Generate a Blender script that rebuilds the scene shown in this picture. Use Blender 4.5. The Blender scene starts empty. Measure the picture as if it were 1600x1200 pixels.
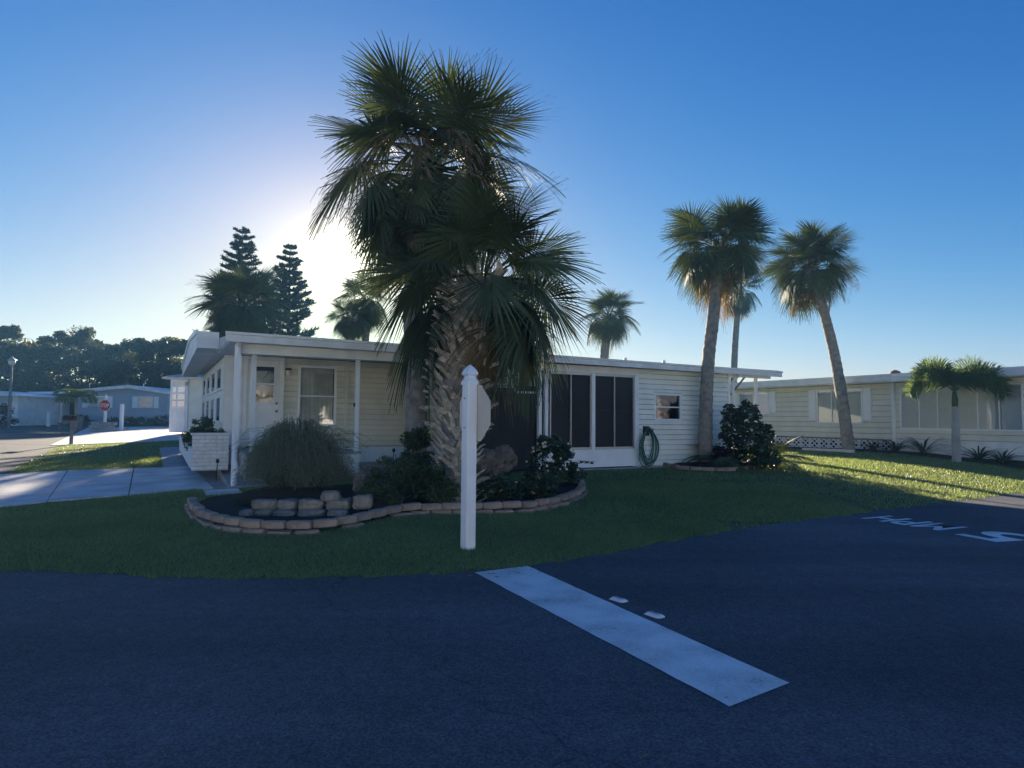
import bpy, math, random
import numpy as np
from math import sin, cos, tan, atan, atan2, radians, degrees, pi, hypot, sqrt
from mathutils import Vector, Matrix

S = bpy.context.scene
COL = S.collection

# ------------------------------------------------------------------ camera
EYE = 1.5
FPX = 1000.0                                   # focal length in pixels of the 1600 px wide photograph
PITCH = atan(0.054)
ROLL = 0.0087
_d = Vector((0, cos(PITCH), sin(PITCH)))
_r0 = Vector((1, 0, 0)); _p0 = Vector((0, -sin(PITCH), cos(PITCH)))
_r = _r0 * cos(ROLL) + _p0 * sin(ROLL)
_p = -_r0 * sin(ROLL) + _p0 * cos(ROLL)
cam_data = bpy.data.cameras.new('camera')
cam = bpy.data.objects.new('camera', cam_data); COL.objects.link(cam)
cam_data.sensor_width = 36; cam_data.lens = FPX / 1600 * 36
cam_data.clip_start = 0.05; cam_data.clip_end = 6000
m = Matrix((( _r.x, _p.x, -_d.x, 0), (_r.y, _p.y, -_d.y, 0), (_r.z, _p.z, -_d.z, EYE), (0, 0, 0, 1)))
cam.matrix_world = m
S.camera = cam

# ------------------------------------------------------------------ sun, sky, exposure
SUN_AZ = radians(-15.5)       # measured from +Y towards +X
SUN_EL = radians(13.1)
SUN_DIR = Vector((sin(SUN_AZ) * cos(SUN_EL), cos(SUN_AZ) * cos(SUN_EL), sin(SUN_EL)))
world = bpy.data.worlds.new('World'); S.world = world
world.use_nodes = True
wn = world.node_tree.nodes; wl = world.node_tree.links
wn.clear()
w_out = wn.new('ShaderNodeOutputWorld'); w_bg = wn.new('ShaderNodeBackground')
w_sky = wn.new('ShaderNodeTexSky'); w_sky.sky_type = 'NISHITA'; w_sky.sun_disc = False
w_sky.sun_elevation = SUN_EL; w_sky.sun_rotation = SUN_AZ
w_sky.altitude = 0; w_sky.air_density = 1.0; w_sky.dust_density = 0.2; w_sky.ozone_density = 3.5
SKY_S = 0.13; SKY_F = 0.495
w_bg.inputs['Strength'].default_value = SKY_S
# the phone's rendering of the sky: a steeper response in red and green than in blue, the same for every direction
w_sep = wn.new('ShaderNodeSeparateColor'); w_cmb = wn.new('ShaderNodeCombineColor')
wl.new(w_sky.outputs[0], w_sep.inputs[0])
for ch, (k_, g_, s_) in enumerate(((2.10, 2.32, 1.85), (0.73, 1.35, 0.20), (1.25, 1.18, 1.00))):
    a_ = wn.new('ShaderNodeMath'); a_.operation = 'MULTIPLY'; a_.inputs[1].default_value = SKY_S * 1.275
    b_ = wn.new('ShaderNodeMath'); b_.operation = 'POWER'; b_.inputs[1].default_value = g_
    c_ = wn.new('ShaderNodeMath'); c_.operation = 'MULTIPLY'; c_.inputs[1].default_value = k_ * SKY_F / (SKY_S * 1.275)
    d_ = wn.new('ShaderNodeMath'); d_.operation = 'MULTIPLY_ADD'; d_.inputs[1].default_value = s_; d_.inputs[2].default_value = 1.0
    e_ = wn.new('ShaderNodeMath'); e_.operation = 'DIVIDE'
    wl.new(w_sep.outputs[ch], a_.inputs[0]); wl.new(a_.outputs[0], b_.inputs[0])
    wl.new(b_.outputs[0], c_.inputs[0]); wl.new(b_.outputs[0], d_.inputs[0]); wl.new(c_.outputs[0], e_.inputs[0]); wl.new(d_.outputs[0], e_.inputs[1]); wl.new(e_.outputs[0], w_cmb.inputs[ch])
# the warm aureole close round the sun
w_tc = wn.new('ShaderNodeTexCoord'); w_dot = wn.new('ShaderNodeVectorMath'); w_dot.operation = 'DOT_PRODUCT'
w_dot.inputs[1].default_value = tuple(SUN_DIR); wl.new(w_tc.outputs['Generated'], w_dot.inputs[0])
w_mx = wn.new('ShaderNodeMath'); w_mx.operation = 'MAXIMUM'; w_mx.inputs[1].default_value = 0.0; wl.new(w_dot.outputs['Value'], w_mx.inputs[0])
w_acc = w_cmb.outputs[0]
for n_, amp, col_ in ((28, 0.02, (1.0, 0.62, 0.15)), (260, 0.40, (1.0, 0.80, 0.40)), (1500, 3.0, (1.0, 0.95, 0.8))):
    p_ = wn.new('ShaderNodeMath'); p_.operation = 'POWER'; p_.inputs[1].default_value = n_; wl.new(w_mx.outputs[0], p_.inputs[0])
    v_ = wn.new('ShaderNodeVectorMath'); v_.operation = 'SCALE'; v_.inputs[0].default_value = tuple(c * amp * SKY_F / (SKY_S * 1.275) for c in col_)
    wl.new(p_.outputs[0], v_.inputs['Scale'])
    s2_ = wn.new('ShaderNodeVectorMath'); s2_.operation = 'ADD'; wl.new(w_acc, s2_.inputs[0]); wl.new(v_.outputs[0], s2_.inputs[1]); w_acc = s2_.outputs[0]
wl.new(w_acc, w_bg.inputs['Color'])
wl.new(w_bg.outputs[0], w_out.inputs['Surface'])
sun_data = bpy.data.lights.new('sun', 'SUN'); sun_data.energy = 5.0; sun_data.angle = radians(0.6)
sun_data.color = (1.0, 0.85, 0.64)
sun = bpy.data.objects.new('sun', sun_data); COL.objects.link(sun)
sun.rotation_euler = SUN_DIR.to_track_quat('Z', 'Y').to_euler()
sun.location = SUN_DIR * 60
S.view_settings.view_transform = 'Standard'; S.view_settings.look = 'None'
S.view_settings.gamma = 1.0; S.view_settings.use_curve_mapping = False
S.view_settings.exposure = 1.66
S.render.engine = 'CYCLES'
S.cycles.max_bounces = 8; S.cycles.transparent_max_bounces = 12
S.cycles.use_denoising = True
S.cycles.volume_bounces = 0

HAZE = 0.0012        # density of the evening air
rnd = random.Random(7)

# ------------------------------------------------------------------ where things stand
LOT = [(45.5, 33.5), (11.04, 13.88), (8.19, 12.11), (6.13, 10.82), (4.22, 9.65), (2.53, 8.47), (1.18, 7.36), (0.21, 6.60), (-0.36, 6.36),
       (-0.72, 6.25), (-1.43, 6.10), (-2.35, 5.99), (-3.25, 6.03), (-4.16, 6.18), (-4.93, 6.27), (-5.8, 6.55), (-6.7, 7.1), (-7.6, 8.1),
       (-12.92, 16.85), (-20.42, 29.51), (-26.2, 39.2)]          # road edge of the corner lot, near right to far left
LOT_POLY = LOT + [(-26.2, 40.0), (30, 120), (90, 60)]
SEG = np.array(LOT)

def in_poly(x, y, poly):
    x = np.asarray(x, float); y = np.asarray(y, float)
    r = np.zeros(x.shape, bool); n = len(poly); j = n - 1
    for i in range(n):
        xi, yi = poly[i]; xj, yj = poly[j]
        if yi != yj:
            c = ((yi > y) != (yj > y)) & (x < (xj - xi) * (y - yi) / (yj - yi) + xi)
            r ^= c
        j = i
    return r

def edge_dist(x, y):
    x = np.asarray(x, float); y = np.asarray(y, float)
    best = np.full(x.shape, 1e9)
    for i in range(len(SEG) - 1):
        ax, ay = SEG[i]; bx, by = SEG[i + 1]
        dx, dy = bx - ax, by - ay
        t = np.clip(((x - ax) * dx + (y - ay) * dy) / (dx * dx + dy * dy), 0, 1)
        best = np.minimum(best, np.hypot(x - ax - t * dx, y - ay - t * dy))
    return best

def HH(x, y):
    """height of the ground: flat road, the lot rising from its edge, a slow rise towards the far left"""
    x = np.asarray(x, float); y = np.asarray(y, float)
    d = np.where(in_poly(x, y, LOT_POLY), edge_dist(x, y), 0.0)
    d0 = -0.553 * (x - 0.19) + 0.833 * (y - 6.5)
    return 0.038 * np.minimum(d, 7) + 0.012 * np.clip(d0 - 8, 0, 55) + 0.05 * np.clip(x - 8, 0, 6) * np.clip(d / 5, 0, 1)

def H(x, y): return float(HH(np.array([x]), np.array([y]))[0])

def ray(px, py): return _d + _r * ((px - 800) / FPX) + _p * ((600 - py) / FPX)

def at(px, py, Y):
    q = ray(px, py); k = Y / q.y
    return Vector((q.x * k, Y, EYE + q.z * k))

def onz(px, py, z):
    q = ray(px, py); k = (z - EYE) / q.z
    return Vector((q.x * k, q.y * k, z))

def gnd(px, py):
    z = 0.1
    for _ in range(25):
        v = onz(px, py, z); z += 0.6 * (min(H(v.x, v.y), 1.2) - z)
    return Vector((v.x, v.y, H(v.x, v.y)))

def gat(px, Y):
    """ground point in the column of pixel px at depth Y"""
    v = at(px, 655, Y); return Vector((v.x, Y, H(v.x, Y)))

# ------------------------------------------------------------------ materials
MATS = {}
def nt(name):
    m = bpy.data.materials.new(name); m.use_nodes = True
    n = m.node_tree.nodes; l = m.node_tree.links
    return m, n, l, n['Principled BSDF']

def mat(name, col, rough=0.6, var=0.12, scale=6.0, bump=0.0, bscale=60.0, spec=0.4, dirt=None, metal=0.0, island=0.0):
    """plain surface with colour mottling, optional fine relief, and piece to piece variation"""
    if name in MATS: return MATS[name]
    m, n, l, b = nt(name)
    b.inputs['Roughness'].default_value = rough
    b.inputs['Specular IOR Level'].default_value = spec
    b.inputs['Metallic'].default_value = metal
    tc = n.new('ShaderNodeTexCoord')
    no = n.new('ShaderNodeTexNoise'); no.inputs['Scale'].default_value = scale; no.inputs['Detail'].default_value = 6
    l.new(tc.outputs['Object'], no.inputs['Vector'])
    cr = n.new('ShaderNodeValToRGB')
    cr.color_ramp.elements[0].position = 0.3; cr.color_ramp.elements[1].position = 0.7
    lo = tuple(c * (1 - var) for c in col) if dirt is None else dirt
    hi = tuple(min(1, c * (1 + var)) for c in col)
    cr.color_ramp.elements[0].color = (*lo, 1); cr.color_ramp.elements[1].color = (*hi, 1)
    l.new(no.outputs['Fac'], cr.inputs['Fac'])
    src = cr.outputs['Color']
    if island:
        ge = n.new('ShaderNodeObjectInfo'); g2 = n.new('ShaderNodeNewGeometry')
        ad = n.new('ShaderNodeMath'); ad.operation = 'ADD'
        l.new(ge.outputs['Random'], ad.inputs[0]); l.new(g2.outputs['Random Per Island'], ad.inputs[1])
        mr = n.new('ShaderNodeMapRange'); mr.inputs['From Max'].default_value = 2.0
        mr.inputs['To Min'].default_value = 1 - island; mr.inputs['To Max'].default_value = 1 + island
        l.new(ad.outputs[0], mr.inputs['Value'])
        mx = n.new('ShaderNodeMix'); mx.data_type = 'RGBA'; mx.blend_type = 'MULTIPLY'; mx.inputs['Factor'].default_value = 1
        l.new(src, mx.inputs['A']); l.new(mr.outputs['Result'], mx.inputs['B']); src = mx.outputs['Result']
    l.new(src, b.inputs['Base Color'])
    if bump:
        n2 = n.new('ShaderNodeTexNoise'); n2.inputs['Scale'].default_value = bscale; n2.inputs['Detail'].default_value = 4
        l.new(tc.outputs['Object'], n2.inputs['Vector'])
        bp = n.new('ShaderNodeBump'); bp.inputs['Strength'].default_value = bump; bp.inputs['Distance'].default_value = 0.02
        l.new(n2.outputs['Fac'], bp.inputs['Height']); l.new(bp.outputs['Normal'], b.inputs['Normal'])
    MATS[name] = m
    return m

def leafmat(name, col, trans=(0.25, 0.3, 0.05), tf=0.3, rough=0.5, var=0.35, scale=3.0, spec=0.3):
    if name in MATS: return MATS[name]
    m, n, l, b = nt(name)
    b.inputs['Roughness'].default_value = rough; b.inputs['Specular IOR Level'].default_value = spec
    ge = n.new('ShaderNodeNewGeometry'); oi = n.new('ShaderNodeObjectInfo')
    tc = n.new('ShaderNodeTexCoord'); no = n.new('ShaderNodeTexNoise'); no.inputs['Scale'].default_value = scale
    l.new(tc.outputs['Object'], no.inputs['Vector'])
    ad = n.new('ShaderNodeMath'); ad.operation = 'ADD'
    l.new(ge.outputs['Random Per Island'], ad.inputs[0]); l.new(no.outputs['Fac'], ad.inputs[1])
    a2 = n.new('ShaderNodeMath'); a2.operation = 'ADD'
    l.new(ad.outputs[0], a2.inputs[0]); l.new(oi.outputs['Random'], a2.inputs[1])
    mr = n.new('ShaderNodeMapRange'); mr.inputs['From Min'].default_value = 0.4; mr.inputs['From Max'].default_value = 2.4
    mr.inputs['To Min'].default_value = 1 - var; mr.inputs['To Max'].default_value = 1 + var
    l.new(a2.outputs[0], mr.inputs['Value'])
    mx = n.new('ShaderNodeMix'); mx.data_type = 'RGBA'; mx.blend_type = 'MULTIPLY'; mx.inputs['Factor'].default_value = 1
    mx.inputs['A'].default_value = (*col, 1); l.new(mr.outputs['Result'], mx.inputs['B'])
    l.new(mx.outputs['Result'], b.inputs['Base Color'])
    tr = n.new('ShaderNodeBsdfTranslucent')
    m2 = n.new('ShaderNodeMix'); m2.data_type = 'RGBA'; m2.blend_type = 'MULTIPLY'; m2.inputs['Factor'].default_value = 1
    m2.inputs['A'].default_value = (*trans, 1); l.new(mr.outputs['Result'], m2.inputs['B'])
    l.new(m2.outputs['Result'], tr.inputs['Color'])
    ms = n.new('ShaderNodeMixShader'); ms.inputs[0].default_value = tf
    l.new(b.outputs[0], ms.inputs[1]); l.new(tr.outputs[0], ms.inputs[2])
    l.new(ms.outputs[0], n['Material Output'].inputs['Surface'])
    MATS[name] = m
    return m

def glassmat(name, tint=(0.96, 0.98, 0.98), base=0.09, dark=None):
    """window pane: see-through (or dark when the room behind is unlit) under a mirror layer that grows with the angle"""
    if name in MATS: return MATS[name]
    m, n, l, b = nt(name); n.remove(b)
    no = n.new('ShaderNodeTexNoise'); no.inputs['Scale'].default_value = 1.3; no.inputs['Detail'].default_value = 2
    bp = n.new('ShaderNodeBump'); bp.inputs['Strength'].default_value = 0.05; bp.inputs['Distance'].default_value = 0.05
    l.new(no.outputs['Fac'], bp.inputs['Height'])
    gl = n.new('ShaderNodeBsdfGlossy'); gl.inputs['Roughness'].default_value = 0.03; l.new(bp.outputs['Normal'], gl.inputs['Normal'])
    if dark is None:
        tr = n.new('ShaderNodeBsdfTransparent'); tr.inputs[0].default_value = (*tint, 1)
    else:
        tr = n.new('ShaderNodeBsdfDiffuse'); tr.inputs[0].default_value = (*dark, 1)
    fr = n.new('ShaderNodeFresnel'); fr.inputs['IOR'].default_value = 1.5
    mr = n.new('ShaderNodeMapRange'); mr.inputs['To Min'].default_value = base; mr.inputs['To Max'].default_value = 1.0
    l.new(fr.outputs[0], mr.inputs['Value'])
    ms = n.new('ShaderNodeMixShader'); l.new(mr.outputs['Result'], ms.inputs[0])
    l.new(tr.outputs[0], ms.inputs[1]); l.new(gl.outputs[0], ms.inputs[2])
    l.new(ms.outputs[0], n['Material Output'].inputs['Surface'])
    MATS[name] = m
    return m

def asphaltmat():
    m, n, l, b = nt('asphalt')
    b.inputs['Roughness'].default_value = 0.85; b.inputs['Specular IOR Level'].default_value = 0.3
    tc = n.new('ShaderNodeTexCoord')
    big = n.new('ShaderNodeTexNoise'); big.inputs['Scale'].default_value = 0.35; big.inputs['Detail'].default_value = 5
    med = n.new('ShaderNodeTexNoise'); med.inputs['Scale'].default_value = 9; med.inputs['Detail'].default_value = 4
    fin = n.new('ShaderNodeTexNoise'); fin.inputs['Scale'].default_value = 75; fin.inputs['Detail'].default_value = 2
    vor = n.new('ShaderNodeTexVoronoi'); vor.inputs['Scale'].default_value = 120
    for k in (big, med, fin, vor): l.new(tc.outputs['Object'], k.inputs['Vector'])
    cr = n.new('ShaderNodeValToRGB'); e = cr.color_ramp.elements
    e[0].position = 0.36; e[0].color = (0.062, 0.066, 0.073, 1); e[1].position = 0.66; e[1].color = (0.136, 0.141, 0.150, 1)
    l.new(fin.outputs['Fac'], cr.inputs['Fac'])
    # pale aggregate specks
    sp = n.new('ShaderNodeValToRGB'); sp.color_ramp.elements[0].position = 0.985; sp.color_ramp.elements[1].position = 0.995
    sp.color_ramp.elements[0].color = (0, 0, 0, 1); sp.color_ramp.elements[1].color = (1, 1, 1, 1)
    sc = n.new('ShaderNodeSeparateColor'); l.new(vor.outputs['Color'], sc.inputs[0]); l.new(sc.outputs[0], sp.inputs['Fac'])
    m1 = n.new('ShaderNodeMix'); m1.data_type = 'RGBA'; l.new(sp.outputs['Color'], m1.inputs['Factor'])
    l.new(cr.outputs['Color'], m1.inputs['A']); m1.inputs['B'].default_value = (0.20, 0.20, 0.20, 1)
    br = n.new('ShaderNodeMapRange'); br.inputs['From Min'].default_value = 0.3; br.inputs['From Max'].default_value = 0.7
    br.inputs['To Min'].default_value = 0.70; br.inputs['To Max'].default_value = 1.30; l.new(big.outputs['Fac'], br.inputs['Value'])
    mr = n.new('ShaderNodeMapRange'); mr.inputs['From Min'].default_value = 0.3; mr.inputs['From Max'].default_value = 0.7
    mr.inputs['To Min'].default_value = 0.88; mr.inputs['To Max'].default_value = 1.12; l.new(med.outputs['Fac'], mr.inputs['Value'])
    mu = n.new('ShaderNodeMath'); mu.operation = 'MULTIPLY'; l.new(br.outputs['Result'], mu.inputs[0]); l.new(mr.outputs['Result'], mu.inputs[1])
    # wandering hairline cracks
    wp = n.new('ShaderNodeTexVoronoi'); wp.feature = 'DISTANCE_TO_EDGE'; wp.inputs['Scale'].default_value = 0.23
    dn = n.new('ShaderNodeTexNoise'); dn.inputs['Scale'].default_value = 2.2; dn.inputs['Detail'].default_value = 5
    l.new(tc.outputs['Object'], dn.inputs['Vector'])
    va = n.new('ShaderNodeMix'); va.data_type = 'RGBA'; va.blend_type = 'ADD'; va.inputs['Factor'].default_value = 0.5
    l.new(tc.outputs['Object'], va.inputs['A']); l.new(dn.outputs['Color'], va.inputs['B']); l.new(va.outputs['Result'], wp.inputs['Vector'])
    ck = n.new('ShaderNodeMapRange'); ck.inputs['From Max'].default_value = 0.0028; ck.inputs['To Min'].default_value = 0.6; ck.inputs['To Max'].default_value = 1.0
    l.new(wp.outputs['Distance'], ck.inputs['Value'])
    mu2 = n.new('ShaderNodeMath'); mu2.operation = 'MULTIPLY'; l.new(mu.outputs[0], mu2.inputs[0]); l.new(ck.outputs['Result'], mu2.inputs[1])
    # wheel-worn bands running along the road
    mp = n.new('ShaderNodeMapping'); mp.inputs['Rotation'].default_value = (0, 0, -0.505); mp.inputs['Scale'].default_value = (0.10, 1.1, 1)
    l.new(tc.outputs['Object'], mp.inputs['Vector'])
    bd = n.new('ShaderNodeTexNoise'); bd.inputs['Scale'].default_value = 1.0; bd.inputs['Detail'].default_value = 6; l.new(mp.outputs['Vector'], bd.inputs['Vector'])
    bm_ = n.new('ShaderNodeMapRange'); bm_.inputs['From Min'].default_value = 0.3; bm_.inputs['From Max'].default_value = 0.7
    bm_.inputs['To Min'].default_value = 0.80; bm_.inputs['To Max'].default_value = 1.22; l.new(bd.outputs['Fac'], bm_.inputs['Value'])
    mu3 = n.new('ShaderNodeMath'); mu3.operation = 'MULTIPLY'; l.new(mu2.outputs[0], mu3.inputs[0]); l.new(bm_.outputs['Result'], mu3.inputs[1]); mu2 = mu3
    mx = n.new('ShaderNodeMix'); mx.data_type = 'RGBA'; mx.blend_type = 'MULTIPLY'; mx.inputs['Factor'].default_value = 1
    l.new(m1.outputs['Result'], mx.inputs['A']); l.new(mu2.outputs[0], mx.inputs['B']); l.new(mx.outputs['Result'], b.inputs['Base Color'])
    bp = n.new('ShaderNodeBump'); bp.inputs['Strength'].default_value = 0.6; bp.inputs['Distance'].default_value = 0.006
    l.new(fin.outputs['Fac'], bp.inputs['Height']); l.new(bp.outputs['Normal'], b.inputs['Normal'])
    return m

def paintmat():
    m, n, l, b = nt('road_paint')
    b.inputs['Roughness'].default_value = 0.6
    tc = n.new('ShaderNodeTexCoord')
    a = n.new('ShaderNodeTexNoise'); a.inputs['Scale'].default_value = 60; a.inputs['Detail'].default_value = 6; a.inputs['Roughness'].default_value = 0.7
    c = n.new('ShaderNodeTexNoise'); c.inputs['Scale'].default_value = 2.3; c.inputs['Detail'].default_value = 5
    l.new(tc.outputs['Object'], a.inputs['Vector']); l.new(tc.outputs['Object'], c.inputs['Vector'])
    ad = n.new('ShaderNodeMath'); ad.operation = 'MULTIPLY_ADD'; ad.inputs[1].default_value = 0.6
    l.new(a.outputs['Fac'], ad.inputs[0]); l.new(c.outputs['Fac'], ad.inputs[2])
    cr = n.new('ShaderNodeValToRGB'); e = cr.color_ramp.elements
    e[0].position = 0.56; e[0].color = (0.14, 0.145, 0.15, 1); e[1].position = 0.90; e[1].color = (0.88, 0.88, 0.86, 1)
    k = e.new(0.66); k.color = (0.62, 0.62, 0.60, 1)
    l.new(ad.outputs[0], cr.inputs['Fac']); l.new(cr.outputs['Color'], b.inputs['Base Color'])
    bp = n.new('ShaderNodeBump'); bp.inputs['Strength'].default_value = 0.4; bp.inputs['Distance'].default_value = 0.004
    l.new(a.outputs['Fac'], bp.inputs['Height']); l.new(bp.outputs['Normal'], b.inputs['Normal'])
    return m

M = dict(
    asphalt=asphaltmat(), paint=paintmat(),
    soil=mat('lawn_soil', (0.060, 0.100, 0.042), 0.9, 0.4, 1.2, 0.8, 14),
    grass=leafmat('grass_blade', (0.125, 0.205, 0.110), (0.30, 0.36, 0.07), 0.42, 0.42, 0.85, 0.7, 0.55),
    mulch=mat('mulch', (0.018, 0.013, 0.010), 0.95, 0.6, 30, 1.0, 40),
    concrete=mat('concrete', (0.68, 0.66, 0.63), 0.85, 0.22, 1.6, 0.3, 60),
    concrete2=mat('grey_concrete', (0.34, 0.345, 0.35), 0.85, 0.2, 2.0, 0.3, 60),
    vinyl=mat('white_vinyl', (0.85, 0.88, 0.91), 0.38, 0.05, 3, spec=0.5),
    white=mat('white_paint', (0.82, 0.83, 0.83), 0.5, 0.10, 2.5),
    cream=mat('cream_siding', (0.80, 0.82, 0.75), 0.5, 0.08, 2.2, island=0.05),
    beige=mat('beige_siding', (0.68, 0.67, 0.56), 0.55, 0.10, 2.0, island=0.06),
    tan=mat('tan_siding', (0.73, 0.71, 0.60), 0.55, 0.08, 2.0, island=0.05),
    fascia=mat('fascia_metal', (0.76, 0.77, 0.78), 0.45, 0.12, 3, spec=0.5),
    roofm=mat('roof_coating', (0.62, 0.63, 0.64), 0.6, 0.12, 1.5),
    screen=mat('insect_screen', (0.022, 0.024, 0.027), 0.45, 0.25, 1.2, 0.15, 300, spec=0.25),
    shade=mat('dark_shade_slat', (0.016, 0.017, 0.021), 0.6, 0.25, 4, island=0.2),
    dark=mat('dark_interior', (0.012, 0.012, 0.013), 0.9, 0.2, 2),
    alu=mat('aluminium', (0.48, 0.48, 0.49), 0.4, 0.08, 5, metal=0.6),
    curtain=mat('curtain', (0.75, 0.73, 0.68), 0.9, 0.15, 4),
    blind=mat('window_blind', (0.80, 0.81, 0.83), 0.6, 0.06, 4),
    glass=glassmat('window_glass'), dglass=glassmat('dark_glass', base=0.10, dark=(0.02, 0.022, 0.026)),
    bluesid=mat('blue_siding', (0.36, 0.43, 0.52), 0.6, 0.06, 1.5, island=0.04),
    whitebrick=mat('painted_brick', (0.80, 0.79, 0.76), 0.6, 0.12, 8, 0.35, 50, island=0.08),
    mortar=mat('painted_mortar', (0.55, 0.54, 0.52), 0.9, 0.1, 8, 0.3, 60),
    edging=mat('edging_block', (0.32, 0.25, 0.20), 0.9, 0.3, 7, 0.6, 45, island=0.22),
    stone=mat('field_stone', (0.23, 0.205, 0.175), 0.9, 0.4, 5, 0.9, 18, island=0.2),
    boulder=mat('boulder', (0.17, 0.155, 0.135), 0.9, 0.45, 4, 1.0, 9),
    trunk=mat('palm_trunk', (0.27, 0.245, 0.215), 0.9, 0.35, 7, 1.0, 22),
    bootm=mat('palm_boot', (0.54, 0.49, 0.42), 0.85, 0.4, 9, 0.6, 30, island=0.3),
    bark=mat('tree_bark', (0.10, 0.085, 0.07), 0.95, 0.35, 9, 0.8, 25),
    frond=leafmat('palm_frond', (0.075, 0.110, 0.060), (0.13, 0.17, 0.05), 0.14, 0.6, 0.45, 3.0, 0.18),
    dryfrond=leafmat('dry_palm_frond', (0.20, 0.145, 0.07), (0.34, 0.19, 0.06), 0.28, 0.6, 0.4),
    stalk=mat('flower_stalk', (0.17, 0.13, 0.09), 0.9, 0.3, 8),
    foxleaf=leafmat('foxtail_frond', (0.065, 0.115, 0.040), (0.22, 0.30, 0.06), 0.28, 0.4, 0.45),
    oakleaf=leafmat('oak_leaf', (0.042, 0.060, 0.026), (0.16, 0.16, 0.05), 0.25, 0.6, 0.5, 0.5),
    needle=leafmat('pine_needle', (0.030, 0.046, 0.026), (0.10, 0.11, 0.03), 0.15, 0.6, 0.4, 1.0),
    shrubleaf=leafmat('shrub_leaf', (0.050, 0.085, 0.038), (0.14, 0.18, 0.04), 0.25, 0.4, 0.5),
    darkleaf=leafmat('dark_glossy_leaf', (0.028, 0.050, 0.028), (0.10, 0.14, 0.03), 0.2, 0.25, 0.5, spec=0.5),
    redleaf=leafmat('croton_leaf', (0.050, 0.018, 0.022), (0.25, 0.06, 0.04), 0.25, 0.35, 0.5),
    feather=leafmat('feathery_stem', (0.17, 0.195, 0.135), (0.26, 0.28, 0.12), 0.3, 0.6, 0.4),
    strap=leafmat('strap_leaf', (0.065, 0.11, 0.045), (0.22, 0.28, 0.06), 0.3, 0.4, 0.4),
    petal=mat('white_petal', (0.75, 0.74, 0.70), 0.6, 0.08, 5),
    hose=mat('green_hose', (0.035, 0.13, 0.10), 0.4, 0.15, 10),
    red=mat('sign_red', (0.48, 0.02, 0.025), 0.4, 0.08, 5),
    signalu=mat('sign_back', (0.66, 0.60, 0.52), 0.38, 0.06, 5, metal=0.25),
    black=mat('black_metal', (0.02, 0.02, 0.022), 0.5, 0.2, 6),
    lens=mat('reflector_lens', (0.75, 0.77, 0.78), 0.2, 0.05, 5),
    lampglass=mat('lamp_globe', (0.80, 0.76, 0.66), 0.3, 0.05, 3),
    greywood=mat('grey_wood', (0.20, 0.19, 0.19), 0.85, 0.25, 6, 0.4, 40),
    terracotta=mat('roof_vent', (0.22, 0.12, 0.09), 0.8, 0.2, 6),
    brass=mat('door_metal', (0.30, 0.27, 0.22), 0.3, 0.1, 6, metal=0.8),
)

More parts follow.
